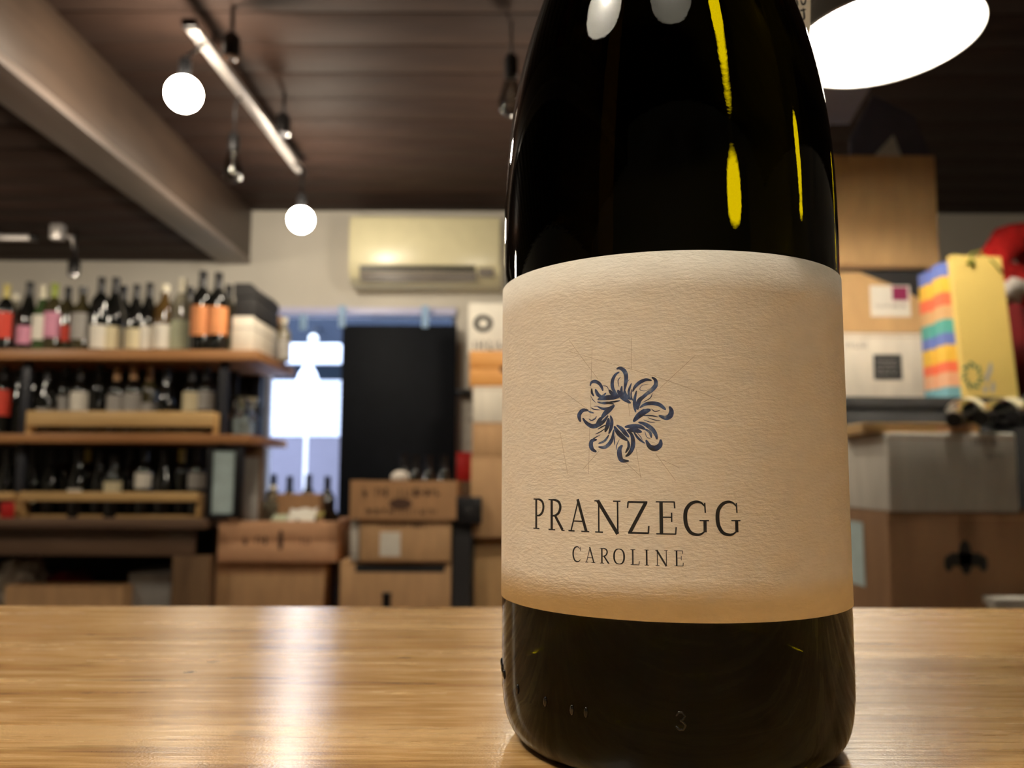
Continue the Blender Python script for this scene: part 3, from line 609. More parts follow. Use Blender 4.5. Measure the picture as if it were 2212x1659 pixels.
# sideboard
sb = empty('sideboard', (-1.9, 3.6, 0)); tag(sb, 'dark wooden sideboard table carrying the lower row of bottles', 'sideboard')
box('sideboard_top', -1.1, .715, -.27, .33, .850, .888, 'darkwood', sb, .004)
box('apron', -1.06, .67, -.235, -.215, .745, .850, 'darkwood', sb, .003)
xa = (-1.3138,3.3700,0.6760)[0] + 1.9; xb = (-1.1703,3.3700,0.6766)[0] + 1.9
box('leg', xa, xb, -.235, -.16, 0, .745, 'legwood', sb, .003); box('leg', xa, xb, .22, .30, 0, .850, 'legwood', sb, .003)
box('leg', -1.05, -.93, -.235, -.16, 0, .745, 'legwood', sb, .003); box('leg', -1.05, -.93, .22, .30, 0, .850, 'legwood', sb, .003)
box('back_board', -1.06, .67, .30, .325, .1, .85, 'back', sb, 0)
box('bottom_board', -1.06, .67, -.22, .30, .42, .45, 'darkwood', sb, .003)

BURG = [(0, 0), (.034, 0), (.0375, .004), (.0385, .012), (.0385, .13), (.0372, .150), (.032, .176), (.0235, .205), (.0165, .235), (.0142, .262), (.0140, .286), (.0152, .288), (.0152, .296), (0, .296)]
BORD = [(0, 0), (.034, 0), (.0365, .004), (.0370, .012), (.0370, .190), (.0345, .206), (.024, .222), (.0155, .236), (.0140, .256), (.0138, .288), (.0150, .290), (.0150, .298), (0, .298)]
SPIR = [(0, 0), (.037, 0), (.040, .004), (.0405, .012), (.0405, .165), (.037, .185), (.022, .205), (.0165, .215), (.0155, .245), (.0175, .247), (.0175, .275), (0, .275)]
KIND = {'burg': (BURG, .235, .043, .126), 'bord': (BORD, .238, .040, .150), 'spir': (SPIR, .243, .045, .150)}
CACHE = {}
def prof_r(p, z):
    for (r0, a), (r1, b) in zip(p, p[1:]):
        if a <= z <= b and b > a: return r0 + (r1 - r0) * (z - a) / (b - a)
    return p[0][0]
def bottle(kind, glass, cap, paper, scale=1.0, lab=None, capz=None):
    """a bottle mesh with capsule and paper label as its parts; copies share the mesh data"""
    key = (kind, glass, cap, paper, lab)
    if key not in CACHE:
        p, cz, l0, l1 = KIND[kind]
        if lab: l0, l1 = lab
        me = []
        for nm, pr, m, a in (('wine_bottle', p, glass, None), ('capsule', [(prof_r(p, cz) + .0006, cz)] + [(r + .0007, z) for r, z in p if z > cz and r > 0] + [(0, p[-1][1] + .001)], cap, None),
                             ('paper_label', [(prof_r(p, (l0 + l1) / 2) + .0008, l0), (prof_r(p, (l0 + l1) / 2) + .0008, l1)], paper, (radians(-90 - 78), radians(-90 + 78)))):
            if m is None: me.append(None); continue
            bm = lathe(bmesh.new(), pr, 22, *(a or (0, 2 * pi))); bmesh.ops.recalc_face_normals(bm, faces=bm.faces[:])
            d = bpy.data.meshes.new(nm); bm.to_mesh(d); bm.free(); d.materials.append(MT[m])
            for f in d.polygons: f.use_smooth = True
            d.set_sharp_from_angle(angle=radians(40)); me.append(d)
        CACHE[key] = me
    b, c, l = CACHE[key]
    o = link('wine_bottle', b); o.scale = (scale,) * 3
    if c: link('capsule', c, o)
    if l: link('paper_label', l, o)
    return o
ORD = ['first', 'second', 'third', 'fourth', 'fifth', 'sixth', 'seventh', 'eighth', 'ninth', 'tenth', 'eleventh', 'twelfth', 'thirteenth', 'fourteenth', 'fifteenth', 'sixteenth']
def row(lst, Y, z, where, group):
    for k, (x, kind, glass, cap, paper, sc, lab, desc, dy, rz) in enumerate(lst):
        o = bottle(kind, glass, cap, paper, sc, lab); o.location = (x * (Y + dy) / Y, Y + dy, z); o.rotation_euler = (0, 0, rz)
        tag(o, f'{desc}, {ORD[k]} from left {where}', 'bottle', group)
zt = 1.5515
row([
 ((-2.0699,3.4400,1.5907)[0], 'bord', 'g_dark', 'cap_yellow', 'redpaper', .92, (.055, .17), 'dark bottle with glossy red label and gold capsule', -.02, 0),
 ((-2.0284,3.4400,1.5909)[0], 'spir', 'g_clear', 'cap_cream', 'creampaper', .93, None, 'grey glass bottle with cream capsule', .08, .2),
 ((-1.9776,3.4400,1.5911)[0], 'burg', 'g_dark', 'cap_black', 'pinkpaper', .98, (.03, .105), 'black bottle with low pink label', 0, .1),
 ((-1.9191,3.4400,1.5913)[0], 'burg', 'g_green', 'cap_cream', 'paper', .93, (.05, .16), 'green bottle with tall white label', 0, 0),
 ((-1.8739,3.4400,1.5915)[0], 'bord', 'g_olive', 'cap_green', 'pinkpaper', .95, (.06, .17), 'olive bottle with bright green capsule', 0, 0),
 ((-1.8193,3.4400,1.5917)[0], 'bord', 'g_olive', 'cap_black', 'redpaper', .93, (.05, .12), 'brown bottle with dull red label', .03, .5),
 ((-1.7571,3.4400,1.5920)[0], 'spir', 'g_olive', 'cap_black', 'greypaper', .98, (.05, .16), 'squat olive bottle with grey label', 0, 0),
 ((-1.6836,3.4400,1.5923)[0], 'bord', 'g_dark', 'cap_black', 'paper', 1.04, (.012, .105), 'tall black bottle with narrow white label', 0, .7),
 ((-1.6252,3.4400,1.5925)[0], 'burg', 'g_dark', 'cap_black', 'creampaper', 1.06, (.012, .10), 'tall black bottle with cream label', .02, 0),
 ((-1.5913,3.4400,1.5927)[0], 'bord', 'g_dark', 'cap_black', 'creampaper', 1.05, (.01, .10), 'slim black bottle half hidden behind its neighbours', .17, 0),
 ((-1.5385,3.4400,1.5929)[0], 'burg', 'g_dark', 'cap_black', 'creampaper', .95, (.012, .10), 'shorter black bottle with cream label', 0, -.1),
 ((-1.4858,3.4400,1.5931)[0], 'burg', 'g_dark', 'cap_black', 'paper', .98, (.012, .11), 'black bottle with pale label and round shoulder', .01, .1),
 ((-1.4217,3.4400,1.5934)[0], 'spir', 'g_amber', 'cap_cream', 'paper', 1.02, (.012, .11), 'amber bottle with cream capsule and white label', 0, 0),
 ((-1.3520,3.4400,1.5937)[0], 'bord', 'g_clear', 'cap_cream', 'greenpaper', 1.03, (.012, .125), 'clear grey bottle with pale green label', 0, 0),
 ((-1.2543,3.4000,1.5878)[0] * 3.44 / 3.40, 'bord', 'g_dark', 'cap_black', 'orangepaper', 1.10, (.055, .165), 'tall dark bottle with wide orange label', -.04, 0),
 ((-1.1910,3.4000,1.5881)[0] * 3.44 / 3.40, 'bord', 'g_dark', 'cap_black', 'orangepaper', 1.08, (.06, .165), 'tall dark bottle with slimmer orange label', -.04, .5)],
 3.44, zt, 'on the top shelf', 'bottles on the top shelf')
o = bottle('bord', 'g_clear', 'cap_black', 'greenpaper', 1.0, (.012, .10)); o.location = ((-1.1887,3.5200,1.6069)[0], 3.52, zt); tag(o, 'dull grey bottle squeezed beside the black box on the top shelf', 'bottle', 'bottles on the top shelf')
o = bottle('bord', 'g_olive', 'cap_black', None, 1.0); o.location = ((-1.3660,3.5600,1.6124)[0], 3.56, zt); tag(o, 'dark bottle standing behind the orange-labelled ones on the top shelf', 'bottle', 'bottles on the top shelf')
zm = 1.2162
row([
 ((-2.0671,3.4600,1.2901)[0], 'bord', 'g_dark', 'cap_black', 'redpaper', .95, (.08, .19), 'dark bottle with pinkish red label', 0, 0),
 ((-2.0051,3.4600,1.2903)[0], 'burg', 'g_dark', 'cap_black', None, .93, None, 'plain black bottle', .04, 0),
 ((-1.9413,3.4600,1.2906)[0], 'burg', 'g_dark', 'cap_black', None, .9, None, 'plain black bottle', .08, 0),
 ((-1.8943,3.4600,1.2908)[0], 'burg', 'g_dark', 'cap_black', 'greypaper', .93, (.07, .115), 'black bottle with small grey label', 0, .6),
 ((-1.8174,3.4600,1.2911)[0], 'bord', 'g_dark', 'cap_black', 'greypaper', .95, (.10, .17), 'black bottle with grey slanted label', .05, .9),
 ((-1.7573,3.4600,1.2913)[0], 'bord', 'g_dark', 'cap_black', 'paper', .93, (.105, .187), 'black bottle with bright white label', 0, .2),
 ((-1.6803,3.4600,1.2917)[0], 'bord', 'g_dark', 'cap_black', None, .98, None, 'plain black bottle', .03, 0),
 ((-1.6089,3.4600,1.2920)[0], 'bord', 'g_dark', 'cap_tan', 'greypaper', .93, (.10, .175), 'black bottle with tan capsule and grey label', 0, .1),
 ((-1.5413,3.4600,1.2922)[0], 'bord', 'g_dark', 'cap_tan', 'greypaper', .95, (.10, .18), 'black bottle with tan capsule', 0, .1),
 ((-1.4756,3.4600,1.2925)[0], 'bord', 'g_olive', 'cap_tan', 'greypaper', .95, (.09, .14), 'olive bottle with brown capsule', .03, 0),
 ((-1.4061,3.4600,1.2928)[0], 'burg', 'g_dark', 'cap_black', None, .93, None, 'plain black bottle', .01, 0),
 ((-1.3029,3.4600,1.2932)[0], 'bord', 'g_dark', 'cap_black', 'creampaper', .93, (.105, .188), 'black bottle with cream label', 0, -.1),
 ((-1.2447,3.4600,1.2935)[0], 'bord', 'g_dark', 'cap_black', 'greypaper', .95, (.11, .188), 'dark bottle with tall grey label', .01, .2)],
 3.46, zm, 'on the middle shelf', 'bottles on the middle shelf')
zl = .8882
row([
 ((-2.0327,3.4600,0.9183)[0], 'burg', 'g_dark', 'cap_black', None, .9, None, 'plain black bottle', 0, 0),
 ((-1.9918,3.4600,0.9185)[0], 'bord', 'g_dark', 'cap_black', None, .9, None, 'plain slim black bottle', .09, 0),
 ((-1.9287,3.4600,0.9187)[0], 'burg', 'g_dark', 'cap_black', 'creampaper', .9, (.06, .085), 'black bottle with small cream label', .04, -.5),
 ((-1.8582,3.4600,0.9190)[0], 'burg', 'g_dark', 'cap_black', None, .9, None, 'plain black bottle', .02, 0),
 ((-1.8006,3.4600,0.9192)[0], 'bord', 'g_dark', 'cap_black', None, .92, None, 'plain slim black bottle', .08, 0),
 ((-1.7468,3.4600,0.9195)[0], 'burg', 'g_dark', 'cap_black', 'paper', .9, (.085, .125), 'black bottle with white label', -.01, -.4),
 ((-1.7097,3.4600,0.9196)[0], 'bord', 'g_dark', 'cap_yellow', None, .92, None, 'dark bottle with pale gold capsule', .10, 0),
 ((-1.6577,3.4600,0.9198)[0], 'burg', 'g_dark', 'cap_black', None, .88, None, 'plain black bottle', .01, 0),
 ((-1.6002,3.4600,0.9201)[0], 'spir', 'g_dark', 'cap_black', 'creampaper', .9, (.09, .158), 'squat dark bottle with cream label', -.01, 0),
 ((-1.5389,3.4600,0.9203)[0], 'burg', 'g_dark', 'cap_black', None, .93, None, 'plain black bottle', .06, 0),
 ((-1.4795,3.4600,0.9206)[0], 'bord', 'g_dark', 'cap_black', 'paper', .93, (.125, .19), 'black bottle with high white label', .01, 0),
 ((-1.3997,3.4600,0.9209)[0], 'burg', 'g_dark', 'cap_black', None, .9, None, 'plain black bottle', 0, 0),
 ((-1.3310,3.4600,0.9212)[0], 'bord', 'g_dark', 'cap_yellow', None, .92, None, 'dark bottle with gold capsule', .04, 0),
 ((-1.2660,3.4600,0.9214)[0], 'bord', 'g_dark', 'cap_black', 'greypaper', .93, (.125, .19), 'dark bottle with grey label', .01, .2)],
 3.46, zl, 'on the sideboard', 'bottles on the sideboard')
# wooden racks whose rail runs in front of the bottles
def rack(x0, x1, z, zr0, zr1, label):
    e = empty('bottle_rack', ((x0 + x1) / 2, 3.385, z)); tag(e, label, 'rack', 'pine bottle racks'); w = (x1 - x0) / 2
    obj('front_rail', bx(bmesh.new(), -w, w, -.01, .01, zr0 - z, zr1 - z, .003), 'rail', e, smooth=True)
    for s in (-1, 1): obj('end_board', bx(bmesh.new(), s * w - .012, s * w + .012,   .0105, .05, 0, zr1 - z - .005, .002), 'rail', e, smooth=True)
    obj('rack_base', bx(bmesh.new(), -w + .013, w - .013, .040, .050, 0, .012, .001), 'rail', e)
x0, x1, z0, z1 = (-1.9223,-1.1789,1.2479,1.3084); rack(x0, x1, zm, z0, z1, 'pine rack rail in front of the middle shelf bottles')
x0, x1, z0, z1 = (-1.9298,-1.2316,0.9540,0.9899); rack(x0, x1, zl, z0, z1, 'pine rack rail in front of the sideboard bottles')
x0, x1, z0, z1 = (-2.2219,-1.9553,0.9573,0.9879); rack(x0, x1, zl, z0, z1, 'pine rack rail at the far left end of the sideboard')
x0, x1, z0, z1 = (-1.9869,-1.9402,0.8908,0.9477)
e = box('red_carton', -(x1 - x0) / 2, (x1 - x0) / 2, 0, .018, 0, z1 - zl, 'red', None, .002, loc=((x0 + x1) / 2, 3.353, zl)); tag(e, 'small red carton at the left end of the sideboard', 'carton')
# right end of the top shelf
def bbox_thing(name, label, cat, bb, Y, dep, mat, rz=0, bev=.004, group=None):
    x0, x1, z0, z1 = bb; o = box(name, -(x1 - x0) / 2, (x1 - x0) / 2, 0, dep, 0, z1 - z0, mat, None, bev, loc=((x0 + x1) / 2, Y, z0), rot=(0, 0, rz)); return tag(o, label, cat, group)
x0, x1, z0, z1 = (-1.1311,-1.0453,1.5603,1.6962)
wbx = bbox_thing('white_carton', 'white carton carrying a black box at the right end of the top shelf', 'box', (x0, x1, zt, z1), 3.40, .36, 'whitecard')
obj('lid_seam', bx(bmesh.new(), -(x1 - x0) / 2 - .001, (x1 - x0) / 2 + .001, -.001, .361, z1 - zt - .05, z1 - zt - .047, 0), 'greyink', wbx)
x0, x1, z2, z3 = (-1.1250,-1.0389,1.6963,1.8238)
bk = bbox_thing('black_case', 'black box with a sloping lid on the white carton', 'box', (x0, x1, z1 + .0005, z1 + .08), 3.405, .33, 'blackcard')
bm = bmesh.new(); w = (x1 - x0) / 2; prism(bm, [(-w - .003, 0), (-w - .003, .055), (w * .5, .055), (w + .003, .03), (w + .003, 0)], -.003, .333); obj('case_lid', bm, 'blackcard', bk, (0, 0, .0805))
obj('lid_handle', bx(bmesh.new(), w - .03, w - .01, .05, .25, .0, .012, .003), 'greymetal', bk, (0, 0, .118), smooth=True)
o = bottle('spir', 'g_amber', 'cap_tan', 'creampaper', .8, (.02, .16)); o.location = ((-1.0535,3.8200,1.6543)[0], 3.82, zt); tag(o, 'short bottle with cream label behind the white carton on the shelf corner', 'bottle', 'bottles on the top shelf')
o = bottle('spir', 'g_clear', 'cap_cream', 'greypaper', .7, (.02, .13)); o.location = ((-0.9981,3.7000,1.6358)[0], 3.70, zt); tag(o, 'small clear bottle at the outer corner of the top shelf', 'bottle', 'bottles on the top shelf')
# end of the middle shelf: glasses and a cream bowl
def stem_glass(x, y, z, label, s=1):
    o = obj('wine_glass', lathe(bmesh.new(), [(0, 0), (.032, 0), (.03, .003), (.006, .008), (.004, .02), (.004, .07), (.012, .08), (.03, .10), (.036, .125), (.034, .15), (.030, .172), (.029, .172), (.033, .15), (.035, .125), (.029, .102), (0, .085)], 24), 'stemglass', None, (x, y, z), smooth=2)
    o.scale = (s, s, s); return tag(o, label, 'glass', 'glasses on the shelf end')
for px, yy, lb in ((497, 3.50, 'stem glass nearest the black post on the middle shelf end'), (517, 3.44, 'stem glass in front of the cream bowl on the middle shelf end'), (548, 3.62, 'stem glass at the outer corner of the middle shelf')):
    stem_glass((px - 1106) / 1845 * yy * 1.0, yy, zm, lb, .9)
e = obj('cream_bowl', lathe(bmesh.new(), [(0, 0), (.03, 0), (.034, .01), (.05, .035), (.055, .06), (.052, .06), (.047, .037), (.03, .014), (0, .012)], 28), 'acbody', None, ((-1.1648,3.7200,1.3724)[0], 3.72, zm + .118), smooth=2); tag(e, 'cream bowl on a box at the end of the middle shelf', 'bowl')
e = bbox_thing('blue_grey_tin', 'blue-grey tin under the cream bowl on the middle shelf end', 'tin', ((-1.1989,3.7200,1.3115)[0], (-1.1302,3.7200,1.3117)[0], zm, zm + .1175), 3.66, .10, 'bluepaper'); 
obj('tin_lid', bx(bmesh.new(), -.035, .035, -.002, .102, .098, .1165, .003), 'greymetal', e, smooth=True)
# framed pale picture and a small panel beside the sideboard
x0, x1, z0, z1 = (-1.1977,-1.0596,0.8859,1.1747)
fr_ = empty('picture_frame', ((x0 + x1) / 2, 3.372, zl)); tag(fr_, 'black framed pale print leaning at the right end of the sideboard', 'frame'); w, h = (x1 - x0) / 2, z1 - zl
for a, b, c, d in ((-w, -w + .022, 0, h), (w - .03, w, 0, h), (-w + .022, w - .03, h - .02, h), (-w + .022, w - .03, 0, .02)):
    obj('frame_bar', bx(bmesh.new(), a, b, 0, .02, c, d, .002), 'black', fr_, smooth=True)
obj('print', bx(bmesh.new(), -w + .022, w - .03, .008, .014, .02, h - .02, 0), 'bluepaper', fr_)
x0, x1, z0, z1 = (-1.1316,-1.0462,0.9454,1.1827)
e = bbox_thing('small_panel', 'brown-framed grey panel standing beside the framed pale print', 'panel', (x0, x1, .50, z1), 3.60, .03, 'legwood'); obj('panel_face', bx(bmesh.new(), -(x1 - x0) / 2 + .012, (x1 - x0) / 2 - .012, -.004, .002, .32, z1 - .55, 0), 'greypaper', e)
# things under the sideboard
zb = .4502
bm = blob(bmesh.new(), (0, 0, .11), (.10, .10, .115), .35, 7, 4, 3); e = obj('plastic_bag', bm, 'plastic', None, ((-2.0164,3.5000,0.6585)[0], 3.60, zb + .035), smooth=2); tag(e, 'crumpled white plastic bag under the sideboard', 'bag')
bm = blob(bmesh.new(), (0, 0, .09), (.07, .08, .095), .4, 8, 4, 9); e = obj('plastic_bag', bm, 'plastic', None, ((-2.2064,3.5000,0.6578)[0], 3.56, zb + .035), smooth=2); tag(e, 'second crumpled white bag at the far left under the sideboard', 'bag')
bm = blob(bmesh.new(), (0, 0, .055), (.10, .09, .055), .3, 6, 3, 5); e = obj('red_cloth', bm, 'darkred', None, ((-1.8570,3.6000,0.6385)[0], 3.66, zb + .10), smooth=2); tag(e, 'folded dark red cloth under the sideboard', 'cloth')
x0, x1, z0, z1 = (-1.9575,-1.5026,0.5647,0.6284)
e = empty('cardboard_box', ((x0 + x1) / 2, 3.43, zb)); tag(e, 'low open brown cardboard box under the sideboard', 'box'); w = (x1 - x0) / 2; h = z1 - zb
bm = bmesh.new(); bx(bm, -w, w, -.055, -.051, 0, h); bx(bm, -w, w, .051, .055, 0, h); bx(bm, -w, -w + .004, -.051, .051, 0, h); bx(bm, w - .004, w, -.051, .051, 0, h); bx(bm, -w, w, -.051, .051, 0, .004); obj('box_walls', bm, 'card', e)
obj('box_flap', bx(bmesh.new(), -w, w, -.060, -.056, h - .08, h, .001), 'card', e)
cs = box('cloth_rest', -.09, .09, -.08, .08, 0, .108, 'card3', None, .003, loc=((-1.8570,3.6000,0.6385)[0], 3.66, zb)); tag(cs, 'small brown carton under the folded dark red cloth', 'box')
x0, x1, z0, z1 = (-1.5193,-1.3538,0.5572,0.6690); e = bbox_thing('grey_box', 'grey box beside the sideboard leg', 'box', (x0, x1, zb, z1), 3.46, .25, 'greypaper'); obj('box_lid', bx(bmesh.new(), -(x1 - x0) / 2 - .002, (x1 - x0) / 2 + .002, -.002, .252, z1 - zb - .03, z1 - zb + .001, .002), 'greypaper', e)

# ------------------------------------------------------------------ cartons and crates
def carton(name, label, bb, Y, dep, mat, rz=0, tape=True, flaps=None, group=None, z0=None):
    x0, x1, zb_, z1 = bb; zb_ = zb_ if z0 is None else z0; w = (x1 - x0) / 2; h = z1 - zb_
    e = empty(name, ((x0 + x1) / 2, Y, zb_), rz); tag(e, label, 'box', group)
    obj('box_body', bx(bmesh.new(), -w, w, 0, dep, 0, h, .004), mat, e, smooth=True)
    if tape: obj('packing_tape', bx(bmesh.new(), -.025, .025, -.0006, dep + .0006, h - .06, h + .0006, 0), 'creampaper', e)
    obj('top_seam', bx(bmesh.new(), -w + .004, w - .004, -.0008, .0, h - .012, h - .010, 0), 'card3', e)
    return e
def crate(name, label, bb, Y, dep, mat, rz=0, boards=2, slat=.012, cat='crate', z0=None):
    x0, x1, zb_, z1 = bb; zb_ = zb_ if z0 is None else z0; w = (x1 - x0) / 2; h = z1 - zb_
    e = empty(name, ((x0 + x1) / 2, Y, zb_), rz); tag(e, label, cat)
    hh = h / boards
    for k in range(boards):
        obj('front_board', bx(bmesh.new(), -w, w, 0, slat, k * hh + .001, (k + 1) * hh - .001, .002), mat, e, smooth=True)
        obj('back_board', bx(bmesh.new(), -w, w, dep - slat, dep, k * hh + .001, (k + 1) * hh - .001, .002), mat, e, smooth=True)
        for s in (-1, 1): obj('side_board', bx(bmesh.new(), min(s * w, s * (w - slat)), max(s * w, s * (w - slat)), slat, dep - slat, k * hh + .001, (k + 1) * hh - .001, .002), mat, e, smooth=True)
    obj('base_board', bx(bmesh.new(), -w + slat, w - slat, slat, dep - slat, 0, .008, 0), mat, e)
    return e
def marks(parent, name, boxes, y, mat='print'):
    """blurred print: rows of short upright strokes like unreadable lettering, or solid bars"""
    bm = bmesh.new(); rr = random.Random(len(boxes) * 13 + 5)
    for (a, b, c, d, kind) in boxes:
        if kind == 'bar': bx(bm, a, b, y - .0006, y, c, d)
        elif kind == 'text':
            x = a
            while x < b:
                w_ = rr.uniform(.3, .6) * (d - c); 
                if rr.random() > .12:
                    bx(bm, x, min(b, x + w_ * .3), y - .0006, y, c, d)
                    if rr.random() > .4: bx(bm, x, min(b, x + w_), y - .0006, y, c + (d - c) * rr.choice((0, .42, .82)), c + (d - c) * rr.choice((.18, .6, 1)))
                x += w_ * 1.35
        elif kind == 'oval':
            n = 20; prism(bm, [((a + b) / 2 + (b - a) / 2 * cos(2 * pi * k / n), (c + d) / 2 + (d - c) / 2 * sin(2 * pi * k / n)) for k in range(n)], y - .0006, y)
    o = obj(name, bm, mat, parent); o['kind'] = 'stuff'; return o
def sheet(parent, name, a, b, c, d, y, mat): return obj(name, bx(bmesh.new(), a, b, y - .001, y, c, d), mat, parent)
# low platform carrying the stacks in the middle
pf = empty('low_platform', (-.48, 3.7, 0)); tag(pf, 'low dark wooden platform under the cartons in the middle of the room', 'platform')
box('platform_top', -.685, .80, -.58, .12, .47, .50, 'darkwood', pf, .003)
for sx in (-.68, .70):
    for sy in (-.54, .02): box('leg', sx, sx + .06, sy, sy + .06, 0, .47, 'darkwood', pf, .002)
# left stack: wooden crate on a carton
ca = (-1.1628,-0.7353,0.5649,0.7202); c1_ = carton('cardboard_box', 'plain brown cardboard box under the printed wooden crate', ca, 3.42, .28, 'card', 0, False, z0=.5002)
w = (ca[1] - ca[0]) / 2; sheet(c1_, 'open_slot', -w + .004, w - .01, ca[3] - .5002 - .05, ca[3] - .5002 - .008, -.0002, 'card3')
cb = (-1.1482,-0.6825,0.7287,0.8806); A = crate('wooden_crate', 'reddish wooden wine crate with dark printing holding bottles', cb, 3.39, .33, 'cratewood', z0=ca[3] + .001); w = (cb[1] - cb[0]) / 2; zA = ca[3] + .001; hA = cb[3] - zA
marks(A, 'printed_mark', [(-w + .10, -w + .20, hA * .42, hA * .62, 'text'), (-w + .235, -w + .255, hA * .28, hA * .78, 'oval'), (-w + .305, -w + .365, hA * .44, hA * .60, 'text')], -.0001)
# contents of the wooden crate
x0, x1, z0, z1 = (-1.0156,-0.8309,0.8762,0.9774)
e = carton('cardboard_box', 'olive-brown inner carton with bottle necks standing behind the wooden crate', (x0, x1, z0, z1), 3.72, .10, 'card3', 0, False, z0=.5002)
for k, (px, top) in enumerate(((589, 1024), (624, 1028), (665, 1024), (706, 1028))):
    zz = [(-1.0767,3.8700,1.0632)[2], (-1.0034,3.8700,1.0552)[2], (-0.9182,3.8700,1.0638)[2], (-0.8325,3.8700,1.0559)[2]][k]
    xx = [(-1.0767,3.8700,1.0632)[0], (-1.0034,3.8700,1.0552)[0], (-0.9182,3.8700,1.0638)[0], (-0.8325,3.8700,1.0559)[0]][k]
    o = bottle('bord', 'g_dark', 'cap_black', None, 1.0); o.location = (xx, 3.89, zz - .299); tag(o, f'dark bottle neck, {ORD[k]} from the left, against the bright doorway', 'bottle', 'bottle necks before the doorway')
bs_ = box('bottle_bench', -.20, .20, -.03, .10, 0, (-0.9702,3.8700,1.0595)[2] - .3035, 'darkwood', None, .003, loc=((-0.9535,3.8700,1.0595)[0], 3.87, 0)); tag(bs_, 'narrow dark bench under the bottle necks at the doorway', 'bench')
def lying(p0, p1, kind, glass, cap, paper, sc, label, group, lab=None):
    d = (Vector(p1) - Vector(p0)).normalized(); o = bottle(kind, glass, cap, paper, sc, lab); o.location = p0
    y_ = Vector((0, 0, -1)); y_ = (y_ - d * y_.dot(d)).normalized(); x_ = y_.cross(d); o.rotation_euler = Matrix((x_, y_, d)).transposed().to_euler(); return tag(o, label, 'bottle', group)
zc = zA + .012
lying((cb[0] + .12, 3.60, zc + .055), (-0.9757,3.5000,0.9546), 'bord', 'g_clear', 'cap_cream', 'paper', .9, 'pale bottle leaning out of the wooden crate to its left', 'bottles lying in the wooden crate')
lying((cb[0] + .15, 3.58, zc + .075), (cb[0] + .40, 3.62, zc + .18), 'burg', 'g_dark', 'cap_yellow', None, .85, 'dark bottle with gold capsule leaning in the wooden crate', 'bottles lying in the wooden crate')
lying((cb[0] + .155, 3.455, zc + .105), (cb[0] + .40, 3.45, zc + .125), 'burg', 'g_dark', 'cap_black', None, .8, 'dark bottle lying along the front of the wooden crate', 'bottles lying in the wooden crate')
lying((cb[1] - .062, 3.66, zc + .06), (cb[1] - .060, 3.52, zc + .18), 'burg', 'g_dark', 'cap_black', None, .9, 'dark bottle at the right end of the wooden crate', 'bottles lying in the wooden crate')
bm = bmesh.new(); rr = random.Random(3); vs = [[bm.verts.new((i * .022, j * .02, rr.uniform(0, .022))) for j in range(5)] for i in range(6)]
for i in range(5):
    for j in range(4): bm.faces.new((vs[i][j], vs[i + 1][j], vs[i + 1][j + 1], vs[i][j + 1]))
e = obj('crumpled_paper', bm, 'paper', None, ((-0.8893,3.4500,0.8904)[0], 3.42, cb[3] - .012), (radians(35), 0, 0), smooth=2); so = e.modifiers.new('thick', 'SOLIDIFY'); so.thickness = .0015; tag(e, 'crumpled white paper lying in the wooden crate', 'paper')
bm = bmesh.new(); vs = [[bm.verts.new((i * .02, j * .02, rr.uniform(0, .018))) for j in range(4)] for i in range(4)]
for i in range(3):
    for j in range(3): bm.faces.new((vs[i][j], vs[i + 1][j], vs[i + 1][j + 1], vs[i][j + 1]))
e = obj('crumpled_paper', bm, 'greenpaper', None, ((-0.9523,3.4500,0.8938)[0], 3.42, cb[3] - .014), (radians(30), 0, 0), smooth=2); so = e.modifiers.new('thick', 'SOLIDIFY'); so.thickness = .0015; tag(e, 'crumpled pale green paper lying in the wooden crate', 'paper')
e = bbox_thing('brown_carton', 'narrow dark brown carton between the crate and the labelled box', 'box', (-0.7067,-0.6523,0.5516,0.8878), 3.52, .25, 'legwood'); e.location.z = .5002; e.scale.z = 1
obj('carton_seam', bx(bmesh.new(), -.02, .02, -.001, 0, .1, .104, 0), 'black', e)
# middle stack
c3 = (-0.6578,-0.2314,0.5785,0.7319); B3 = carton('cardboard_box', 'cardboard box with a dark slot at the bottom of the middle stack', c3, 3.34, .36, 'card', 0, False, z0=.5002); w = (c3[1] - c3[0]) / 2; h = c3[3] - .5002
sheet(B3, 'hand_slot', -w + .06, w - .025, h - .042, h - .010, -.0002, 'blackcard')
c2_ = (-0.5815,-0.2319,0.7393,0.8916); B2 = carton('cardboard_box', 'cardboard box with a white address label in the middle stack', c2_, 3.32, .34, 'card', 0, False, z0=c3[3] + .001); w = (c2_[1] - c2_[0]) / 2; h = c2_[3] - c3[3] - .001
sheet(B2, 'white_label', -w + .078, -w + .156, h * .12, h * .70, -.0002, 'paper'); marks(B2, 'printed_bar', [(-w + .075, -w + .26, h * .80, h * .93, 'text')], -.0001)
sd = bbox_thing('grey_sleeve', 'pale grey cardboard sleeve left of the labelled box', 'box', (-0.6189,-0.5851,0.7375,0.8903), 3.33, .30, 'greycard'); sd.location.z = c3[3] + .001; obj('sleeve_edge', bx(bmesh.new(), -.016, .016, -.001, 0, .02, .024, 0), 'greyink', sd)
c1b = (-0.6187,-0.2109,0.8926,1.0402); zB = c2_[3] + .001; hB = c1b[3] - zB; w = (c1b[1] - c1b[0]) / 2
e = empty('open_carton', ((c1b[0] + c1b[1]) / 2, 3.30, zB)); tag(e, 'open brown wine carton with dark printing on top of the middle stack', 'box')
bm = bmesh.new(); bx(bm, -w, w, 0, .004, 0, hB); bx(bm, -w, w, .296, .30, 0, hB * .96); bx(bm, -w, -w + .004, .004, .296, 0, hB); bx(bm, w - .004, w, .004, .296, 0, hB); bx(bm, -w, w, .004, .296, 0, .004); obj('box_walls', bm, 'card3', e)
